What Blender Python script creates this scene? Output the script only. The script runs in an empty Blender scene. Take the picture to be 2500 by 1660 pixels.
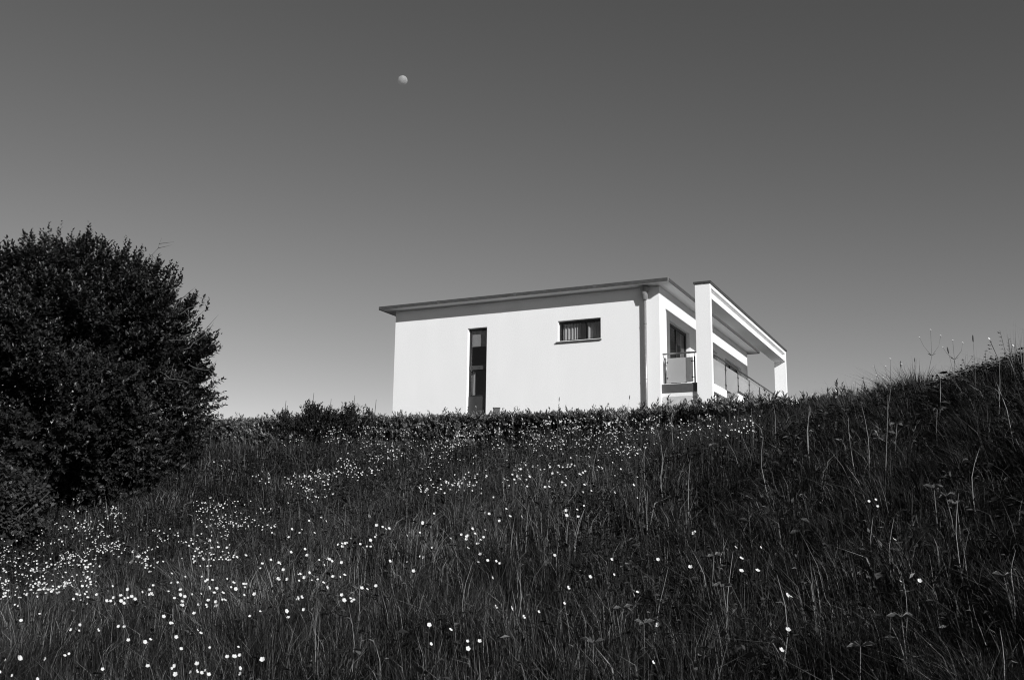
import bpy, bmesh, math
import numpy as np
from mathutils import Vector, Matrix

sc = bpy.context.scene
rad = math.radians

# ---------------------------------------------------------------- camera
PITCH, ROLL, EYE = 0.1931, 0.0118, 1.5
cam = bpy.data.cameras.new('camera')
cam.sensor_width = 36.0
cam.lens = 36.0 * 2430 / 2500
cam.clip_start, cam.clip_end = 0.05, 12000
camo = bpy.data.objects.new('camera', cam)
sc.collection.objects.link(camo)
F = Vector((0, math.cos(PITCH), math.sin(PITCH)))
U0 = Vector((0, -math.sin(PITCH), math.cos(PITCH)))
R0 = Vector((1, 0, 0))
Rv = R0 * math.cos(ROLL) + U0 * math.sin(ROLL)
Uv = U0 * math.cos(ROLL) - R0 * math.sin(ROLL)
camo.matrix_world = Matrix(((Rv.x, Uv.x, -F.x, 0), (Rv.y, Uv.y, -F.y, 0), (Rv.z, Uv.z, -F.z, EYE), (0, 0, 0, 1)))
sc.camera = camo

# ---------------------------------------------------------------- sky and sun (black-and-white film, orange filter)
SUN_EL, SUN_AZ = rad(23.9), rad(148.8)          # azimuth clockwise from +Y, behind the camera to the right
world = bpy.data.worlds.new('World')
sc.world = world
world.use_nodes = True
wn, wl = world.node_tree.nodes, world.node_tree.links
wn.clear()
sky = wn.new('ShaderNodeTexSky')
sky.sky_type = 'NISHITA'
sky.sun_disc = False
sky.sun_elevation = SUN_EL
sky.sun_rotation = SUN_AZ
sky.altitude = 300
sky.air_density = 1.0
sky.dust_density = 0.0
sky.ozone_density = 1.0
film = wn.new('ShaderNodeVectorMath'); film.operation = 'DOT_PRODUCT'
film.inputs[1].default_value = (1.0, 0.0, 0.0)  # what the filtered film sees of the blue sky
resp = wn.new('ShaderNodeMath'); resp.operation = 'POWER'; resp.inputs[1].default_value = 1.22   # contrast of the film
bg = wn.new('ShaderNodeBackground'); bg.inputs['Strength'].default_value = 0.066
wo = wn.new('ShaderNodeOutputWorld')
wl.new(sky.outputs[0], film.inputs[0]); wl.new(film.outputs['Value'], resp.inputs[0]); wl.new(resp.outputs[0], bg.inputs['Color']); wl.new(bg.outputs[0], wo.inputs[0])

sl = bpy.data.lights.new('sun', 'SUN'); sl.energy = 5.0; sl.angle = rad(0.53); sl.color = (1, 1, 1)
so = bpy.data.objects.new('sun', sl); sc.collection.objects.link(so)
tosun = Vector((math.sin(SUN_AZ) * math.cos(SUN_EL), math.cos(SUN_AZ) * math.cos(SUN_EL), math.sin(SUN_EL)))
so.rotation_euler = tosun.to_track_quat('Z', 'Y').to_euler()
so.location = (20, -30, 30)

vs = sc.view_settings
vs.view_transform = 'Standard'; vs.look = 'None'; vs.exposure = 0.08; vs.gamma = 1.0; vs.use_curve_mapping = False
sc.cycles.max_bounces = 8; sc.cycles.transparent_max_bounces = 16
sc.cycles.use_denoising = True; sc.cycles.denoiser = 'OPENIMAGEDENOISE'
sc.cycles.filter_width = 1.1

# ---------------------------------------------------------------- helpers
rng = np.random.default_rng(11)
COL = sc.collection

def link(o, parent=None):
    COL.objects.link(o)
    if parent is not None: o.parent = parent
    return o

def tag(o, label=None, cat=None, group=None, kind=None):
    if label: o['label'] = label
    if cat: o['category'] = cat
    if group: o['group'] = group
    if kind: o['kind'] = kind
    return o

def empty(name, loc=(0, 0, 0), rz=0.0):
    o = bpy.data.objects.new(name, None)
    o.empty_display_size = 0.2
    o.location = loc; o.rotation_euler = (0, 0, rz)
    return link(o)

class MB:
    """collects boxes, prisms and tubes into one mesh"""
    def __init__(s): s.v = []; s.f = []; s.sm = []
    def add(s, vs_, fs, smooth=False):
        n = len(s.v); s.v += [tuple(map(float, p)) for p in vs_]
        for f in fs: s.f.append(tuple(i + n for i in f)); s.sm.append(smooth)
        return s
    def box(s, x0, x1, y0, y1, z0, z1):
        return s.add([(x0, y0, z0), (x1, y0, z0), (x1, y1, z0), (x0, y1, z0), (x0, y0, z1), (x1, y0, z1), (x1, y1, z1), (x0, y1, z1)],
                     [(0, 3, 2, 1), (4, 5, 6, 7), (0, 1, 5, 4), (1, 2, 6, 5), (2, 3, 7, 6), (3, 0, 4, 7)])
    def prism_y(s, prof, y0, y1):
        n = len(prof)
        return s.add([(x, y0, z) for x, z in prof] + [(x, y1, z) for x, z in prof],
                     [tuple(range(n)), tuple(range(2 * n - 1, n - 1, -1))] + [(i, i + n, (i + 1) % n + n, (i + 1) % n) for i in range(n)])
    def prism_x(s, prof, x0, x1):
        n = len(prof)
        return s.add([(x0, y, z) for y, z in prof] + [(x1, y, z) for y, z in prof],
                     [tuple(range(n)), tuple(range(2 * n - 1, n - 1, -1))] + [(i, (i + 1) % n, (i + 1) % n + n, i + n) for i in range(n)])
    def tube(s, pts, rs, n=8, caps=True):
        pts = [Vector(p) for p in pts]
        if not hasattr(rs, '__len__'): rs = [rs] * len(pts)
        vv = []; ff = []
        for i, p in enumerate(pts):
            d = (pts[min(i + 1, len(pts) - 1)] - pts[max(i - 1, 0)]).normalized()
            a = d.cross(Vector((0, 0, 1)) if abs(d.z) < .9 else Vector((1, 0, 0))).normalized(); b = d.cross(a)
            for k in range(n):
                t = 2 * math.pi * k / n
                vv.append(p + (a * math.cos(t) + b * math.sin(t)) * rs[i])
        for i in range(len(pts) - 1):
            for k in range(n):
                k2 = (k + 1) % n
                ff.append((i * n + k, i * n + k2, (i + 1) * n + k2, (i + 1) * n + k))
        s.add(vv, ff, True)
        if caps:
            m = len(s.v) - len(vv)
            s.f.append(tuple(m + k for k in range(n - 1, -1, -1))); s.sm.append(False)
            s.f.append(tuple(m + (len(pts) - 1) * n + k for k in range(n))); s.sm.append(False)
        return s
    def mesh(s, name, mat, bevel=0):
        me = bpy.data.meshes.new(name); me.from_pydata(s.v, [], s.f)
        me.polygons.foreach_set('use_smooth', s.sm)
        bm = bmesh.new(); bm.from_mesh(me); bmesh.ops.recalc_face_normals(bm, faces=bm.faces)
        if bevel: bmesh.ops.bevel(bm, geom=[e for e in bm.edges if e.is_manifold and e.calc_face_angle(0) > .6], offset=bevel, segments=2, affect='EDGES', profile=.5)
        bm.to_mesh(me); bm.free()
        if mat: me.materials.append(mat)
        return me
    def build(s, name, mat, parent=None, bevel=0):
        return link(bpy.data.objects.new(name, s.mesh(name, mat, bevel)), parent)

def np_mesh(name, V, T, mat, tone=None, nsides=3):
    """big meshes straight from arrays"""
    V = np.asarray(V, np.float32); T = np.asarray(T, np.int32)
    me = bpy.data.meshes.new(name)
    me.vertices.add(len(V)); me.vertices.foreach_set('co', V.ravel())
    me.loops.add(T.size); me.loops.foreach_set('vertex_index', T.ravel())
    me.polygons.add(len(T)); me.polygons.foreach_set('loop_start', np.arange(0, T.size, nsides, dtype=np.int32))
    me.update(calc_edges=True)
    if tone is not None:
        a = me.attributes.new('tone', 'FLOAT', 'POINT'); a.data.foreach_set('value', np.asarray(tone, np.float32))
    me.materials.append(mat)
    return me

def unit(a): return a / np.maximum(np.linalg.norm(a, axis=-1, keepdims=True), 1e-9)

# ---------------------------------------------------------------- materials (all grey: the picture is black and white)
def mat_new(name):
    m = bpy.data.materials.new(name); m.use_nodes = True
    nt = m.node_tree; return m, nt.nodes, nt.links, nt.nodes['Principled BSDF']

def grey(v): return (v, v, v, 1)

def mat_solid(name, v, rough=.6, metal=0., var=.12, scale=6., bump=0., bscale=80., spec=.5):
    m, n, l, p = mat_new(name)
    tc = n.new('ShaderNodeTexCoord'); nz = n.new('ShaderNodeTexNoise'); nz.inputs['Scale'].default_value = scale; nz.inputs['Detail'].default_value = 6
    mr = n.new('ShaderNodeMapRange'); mr.inputs['To Min'].default_value = v * (1 - var); mr.inputs['To Max'].default_value = v * (1 + var)
    mr.inputs['From Min'].default_value = .3; mr.inputs['From Max'].default_value = .7
    l.new(tc.outputs['Object'], nz.inputs['Vector']); l.new(nz.outputs['Fac'], mr.inputs['Value']); l.new(mr.outputs[0], p.inputs['Base Color'])
    p.inputs['Roughness'].default_value = rough; p.inputs['Metallic'].default_value = metal; p.inputs['Specular IOR Level'].default_value = spec
    if bump:
        b = n.new('ShaderNodeBump'); b.inputs['Strength'].default_value = bump; b.inputs['Distance'].default_value = .004
        z2 = n.new('ShaderNodeTexNoise'); z2.inputs['Scale'].default_value = bscale; z2.inputs['Detail'].default_value = 3
        l.new(tc.outputs['Object'], z2.inputs['Vector']); l.new(z2.outputs['Fac'], b.inputs['Height']); l.new(b.outputs[0], p.inputs['Normal'])
    return m

def mat_plaster(name, v):
    m, n, l, p = mat_new(name)
    tc = n.new('ShaderNodeTexCoord')
    mp = n.new('ShaderNodeMapping'); mp.inputs['Scale'].default_value = (1.1, 1.1, .35)
    big = n.new('ShaderNodeTexNoise'); big.inputs['Scale'].default_value = 1.3; big.inputs['Detail'].default_value = 5
    fine = n.new('ShaderNodeTexNoise'); fine.inputs['Scale'].default_value = 26; fine.inputs['Detail'].default_value = 5
    l.new(tc.outputs['Object'], mp.inputs['Vector']); l.new(mp.outputs[0], big.inputs['Vector']); l.new(tc.outputs['Object'], fine.inputs['Vector'])
    a = n.new('ShaderNodeMapRange'); a.inputs['From Min'].default_value = .3; a.inputs['From Max'].default_value = .7; a.inputs['To Min'].default_value = v * .98; a.inputs['To Max'].default_value = v * 1.015
    b = n.new('ShaderNodeMapRange'); b.inputs['From Min'].default_value = .3; b.inputs['From Max'].default_value = .7; b.inputs['To Min'].default_value = .95; b.inputs['To Max'].default_value = 1.04
    mu = n.new('ShaderNodeMath'); mu.operation = 'MULTIPLY'
    l.new(big.outputs['Fac'], a.inputs['Value']); l.new(fine.outputs['Fac'], b.inputs['Value']); l.new(a.outputs[0], mu.inputs[0]); l.new(b.outputs[0], mu.inputs[1])
    l.new(mu.outputs[0], p.inputs['Base Color']); p.inputs['Roughness'].default_value = .92; p.inputs['Specular IOR Level'].default_value = .2
    bp = n.new('ShaderNodeBump'); bp.inputs['Strength'].default_value = .25; bp.inputs['Distance'].default_value = .004
    g = n.new('ShaderNodeTexNoise'); g.inputs['Scale'].default_value = 120; g.inputs['Detail'].default_value = 2
    l.new(tc.outputs['Object'], g.inputs['Vector']); l.new(g.outputs['Fac'], bp.inputs['Height']); l.new(bp.outputs[0], p.inputs['Normal'])
    return m

def mat_glass(name):
    m, n, l, p = mat_new(name); n.remove(p); out = n['Material Output']
    lw = n.new('ShaderNodeLayerWeight'); pw = n.new('ShaderNodeMath'); pw.operation = 'POWER'; pw.inputs[1].default_value = 5; l.new(lw.outputs['Facing'], pw.inputs[0])
    fr = n.new('ShaderNodeMath'); fr.operation = 'MULTIPLY_ADD'; fr.inputs[1].default_value = .4; fr.inputs[2].default_value = .035; l.new(pw.outputs[0], fr.inputs[0])
    t = n.new('ShaderNodeBsdfTransparent'); t.inputs['Color'].default_value = grey(.88)
    g = n.new('ShaderNodeBsdfGlossy'); g.inputs['Roughness'].default_value = .02
    mx = n.new('ShaderNodeMixShader'); l.new(fr.outputs[0], mx.inputs[0]); l.new(t.outputs[0], mx.inputs[1]); l.new(g.outputs[0], mx.inputs[2]); l.new(mx.outputs[0], out.inputs['Surface'])
    return m

def mat_frosted(name):
    m, n, l, p = mat_new(name); out = n['Material Output']
    p.inputs['Base Color'].default_value = grey(.6); p.inputs['Roughness'].default_value = .25
    tr = n.new('ShaderNodeBsdfTranslucent'); tr.inputs['Color'].default_value = grey(.7)
    t = n.new('ShaderNodeBsdfTransparent'); t.inputs['Color'].default_value = grey(.8)
    a = n.new('ShaderNodeMixShader'); a.inputs[0].default_value = .45; b = n.new('ShaderNodeMixShader'); b.inputs[0].default_value = .3
    l.new(p.outputs[0], a.inputs[1]); l.new(tr.outputs[0], a.inputs[2]); l.new(a.outputs[0], b.inputs[1]); l.new(t.outputs[0], b.inputs[2]); l.new(b.outputs[0], out.inputs['Surface'])
    return m

def mat_cloth(name, v):
    m, n, l, p = mat_new(name); out = n['Material Output']
    p.inputs['Base Color'].default_value = grey(v); p.inputs['Roughness'].default_value = .9
    tr = n.new('ShaderNodeBsdfTranslucent'); tr.inputs['Color'].default_value = grey(v * .8)
    a = n.new('ShaderNodeMixShader'); a.inputs[0].default_value = .3
    l.new(p.outputs[0], a.inputs[1]); l.new(tr.outputs[0], a.inputs[2]); l.new(a.outputs[0], out.inputs['Surface'])
    return m

def mat_leaf(name, lo, hi, rough=.45, transl=.25, spec=.5):
    """colour of each leaf or blade comes from its own 'tone' value"""
    m, n, l, p = mat_new(name); out = n['Material Output']
    at = n.new('ShaderNodeAttribute'); at.attribute_name = 'tone'
    mr = n.new('ShaderNodeMapRange'); mr.inputs['To Min'].default_value = lo; mr.inputs['To Max'].default_value = hi
    l.new(at.outputs['Fac'], mr.inputs['Value']); l.new(mr.outputs[0], p.inputs['Base Color'])
    p.inputs['Roughness'].default_value = rough; p.inputs['Specular IOR Level'].default_value = spec
    tr = n.new('ShaderNodeBsdfTranslucent'); l.new(mr.outputs[0], tr.inputs['Color'])
    a = n.new('ShaderNodeMixShader'); a.inputs[0].default_value = transl
    l.new(p.outputs[0], a.inputs[1]); l.new(tr.outputs[0], a.inputs[2]); l.new(a.outputs[0], out.inputs['Surface'])
    return m

def mat_moon():
    m, n, l, p = mat_new('moon_rock'); n.remove(p); out = n['Material Output']
    tc = n.new('ShaderNodeTexCoord'); nz = n.new('ShaderNodeTexNoise'); nz.inputs['Scale'].default_value = .045; nz.inputs['Detail'].default_value = 3
    mr = n.new('ShaderNodeMapRange'); mr.inputs['From Min'].default_value = .35; mr.inputs['From Max'].default_value = .65
    mr.inputs['To Min'].default_value = MOON_ALB * .7; mr.inputs['To Max'].default_value = MOON_ALB
    l.new(tc.outputs['Object'], nz.inputs['Vector']); l.new(nz.outputs['Fac'], mr.inputs['Value'])
    d = n.new('ShaderNodeBsdfDiffuse'); l.new(mr.outputs[0], d.inputs['Color'])
    t = n.new('ShaderNodeBsdfTransparent')          # the bright air in front of the moon: its night side shows as sky
    a = n.new('ShaderNodeAddShader'); l.new(d.outputs[0], a.inputs[0]); l.new(t.outputs[0], a.inputs[1]); l.new(a.outputs[0], out.inputs['Surface'])
    return m
MOON_ALB = .2

M = dict(
    plaster=mat_plaster('white_render', .8), mid_grey=mat_solid('grey_panel', .5, .7),
    soffit=mat_solid('soffit_board', .74, .7, var=.04), fascia=mat_solid('dark_zinc', .075, .55, .3, .2, 9),
    coping=mat_solid('coping_metal', .07, .5, .4, .2, 9), steel=mat_solid('brushed_steel', .22, .3, .8, .1, 30), zinc=mat_solid('zinc_pipe', .26, .35, .25, .25, 14),
    frame=mat_solid('dark_window_frame', .015, .45), lframe=mat_solid('grey_window_frame', .04, .5), darkpanel=mat_solid('dark_panel', .04, .45),
    slab=mat_solid('dark_balcony_edge', .075, .6, 0, .15, 8), glass=mat_glass('window_glass'), frost=mat_frosted('frosted_glass'),
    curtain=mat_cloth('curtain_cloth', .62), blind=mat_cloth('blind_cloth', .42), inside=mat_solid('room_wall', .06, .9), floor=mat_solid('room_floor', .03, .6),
    bounce_surface=mat_solid('bounce_slab_grey', .07, .9, var=.2, scale=3), soil=mat_solid('dark_soil', .007, .95, var=.5, scale=9, bump=.6, bscale=25, spec=.1),
    grass=mat_leaf('grass_blade', .003, .30, .55, .25, .12), tree=mat_leaf('tree_leaf', .004, .045, .42, .2, .3), hedge=mat_leaf('hedge_leaf', .015, .3, .3, .15, .6),
    bush=mat_leaf('bush_leaf', .012, .06, .5, .2, .25), bark=mat_solid('bark', .035, .9, var=.4, scale=20), twig=mat_solid('pale_twig', .09, .8, var=.3, scale=30),
    stem=mat_solid('green_stem', .09, .6, var=.3, scale=30), dry=mat_solid('dry_stem', .2, .55, var=.3, scale=25), seed=mat_solid('seed_head', .035, .8, var=.3, scale=60),
    core=mat_solid('dark_core', .016, .95, var=.5, scale=30, bump=.8, bscale=40, spec=.1),
    darkgrey=mat_solid('dark_grey_metal', .05, .5), fstem=mat_solid('flower_stem', .022, .7, var=.3, scale=30, spec=.2), joint=mat_solid('joint_plate', .11, .5, .3), petal=mat_cloth('petal', .74), centre=mat_solid('flower_centre', .4, .8), lampbody=mat_solid('lamp_body', .06, .5), moon=mat_moon(),
)

# ---------------------------------------------------------------- terrain
BLOOMS_NEAR = """127,460,38 135,468,42 61,474,37 185,484,41 80,488,42 198,501,33 -14,503,38 142,507,38 145,507,37 -150,515,42 -25,519,42 -137,523,39 -29,525,38 -154,525,38 -23,528,43 -160,528,38 -161,530,41 -163,532,37 -19,534,36 -188,534,44 17,536,42
200,536,37 -131,536,32 -133,538,38 -132,540,40 -153,540,34 -240,542,43 -161,546,34 -137,550,37 64,552,43 -208,552,39 -170,552,35 -167,554,34 37,556,43 -253,556,42 -45,560,40 -153,560,41 126,565,39 -1,567,41 135,569,36 218,569,40 -146,569,35
68,571,39 14,571,35 141,575,37 -259,579,44 218,581,42 3,583,34 43,585,40 -145,587,34 -282,589,39 -192,591,43 -280,593,38 -212,595,44 -182,599,34 138,601,39 98,604,42 -123,606,42 139,608,37 106,610,35 -251,610,37 -288,610,40 -295,610,35
-122,612,42 -214,612,40 -125,614,38 -192,614,42 -185,614,38 -291,614,34 60,618,35 -299,618,39 219,620,34 -204,620,37 -295,622,37 42,628,37 -269,628,38 -121,632,43 -99,634,39 -91,634,40 59,634,37 -122,636,43 -94,636,38 -161,643,38
-214,649,39 -301,649,33 -159,649,37 125,649,37 -111,651,38 -83,657,38 -125,657,37 -97,659,33 -7,663,42 39,663,38 -14,665,35 128,665,32 -209,667,39 -272,669,40 -213,675,33 -10,678,40 -91,680,34 -88,680,32 -254,680,36 -264,682,36 -113,684,43
-5,684,36 -183,684,40 -125,686,41 -180,686,42 -182,688,43 -199,688,40 -224,690,34 -124,692,33 -277,692,33 -192,692,43 -203,692,37 -265,694,33 -282,696,36 -174,696,38 -14,698,38 -25,698,34 -210,698,41 362,698,41 -206,700,36 -202,700,34
-222,702,41 -85,704,43 -219,704,35 -64,706,43 -137,708,38 -201,708,35 -222,708,39 -198,710,34 -286,712,44 -197,715,41 -185,715,36 -211,717,41 -22,719,37 -136,721,40 -71,721,33 -26,721,40 -263,721,42 -190,721,40 -179,721,35 -224,721,33
-221,723,39 -221,723,32 -126,725,37 -22,725,40 -266,725,39 -153,727,41 -247,727,42 -193,727,39 -21,727,41 -142,729,41 -137,731,35 -66,731,39 -23,731,38 -124,733,33 48,733,43 -36,735,44 -272,735,40 -210,735,41 -220,735,39 -21,737,38
-261,737,40 -28,739,42 -215,739,32 -146,741,33 -340,743,33 -211,743,40 -26,743,34 -221,745,37 -191,745,34 -164,745,36 -21,747,42 -270,749,40 -283,749,36 -162,751,34 -74,751,33 -217,751,34 -224,751,32 -171,751,36 -255,754,43 -221,754,35
-123,756,40 -140,756,35 -9,756,44 49,758,36 -126,760,41 -266,760,37 -283,760,38 -59,762,35 -272,762,35 -238,762,35 -144,764,40 -351,764,33 -286,764,32 -281,764,35 -280,766,35 -175,766,39 -37,766,36 -29,766,35 382,768,37 8,770,41 -289,770,34
-176,770,43 -181,772,43 96,772,37 -70,774,43 -120,774,34 -185,774,41 50,776,37 90,776,42 -22,778,34 -133,780,38 -276,782,36 -249,782,33 -316,784,41 -277,784,33 -9,784,37 -137,786,35 -256,786,40 -177,786,41 -386,788,41 -283,788,37 103,788,40
-220,791,35 -119,793,42 -160,793,41 -265,793,43 -172,795,33 -258,795,40 -151,797,42 -256,797,35 -233,797,35 -312,799,41 -123,801,42 -109,801,43 -10,803,39 -116,803,42 -60,805,43 8,805,32 37,807,35 -116,809,36 406,809,35 57,811,33
-127,813,37 -117,813,35 -152,815,32 -125,815,39 -242,817,34 -74,817,33 -202,819,40 -112,823,38 3,823,35 -397,825,33 74,825,33 -124,825,35 -210,830,41 59,832,44 -130,832,33 57,834,38 70,838,40 -65,838,42 -122,842,34 -13,844,33 -113,850,40
91,850,43 -63,850,33 -105,854,34 40,858,40 -106,858,33 291,858,39 55,860,38 -115,860,38 42,862,43 70,871,41 -171,873,40 -8,883,36 26,889,39 -175,891,37 72,893,40 73,910,41 34,916,37 -52,916,42 106,924,34 24,926,40 -208,926,36 355,934,40
-179,943,40 -179,943,40 -225,949,38 18,959,43 111,969,43 -204,975,32 -204,975,32 -218,982,36 -16,988,41 109,1002,39 47,1019,36 -36,1025,40 -96,1058,39 135,1062,39 -201,1076,33 98,1088,40 -27,1105,34 9,1111,34 68,1132,34 17,1144,36
-303,1160,35 39,1236,39 -121,1508,34 -96,1641,37 292,1656,33 171,1715,35"""
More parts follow.
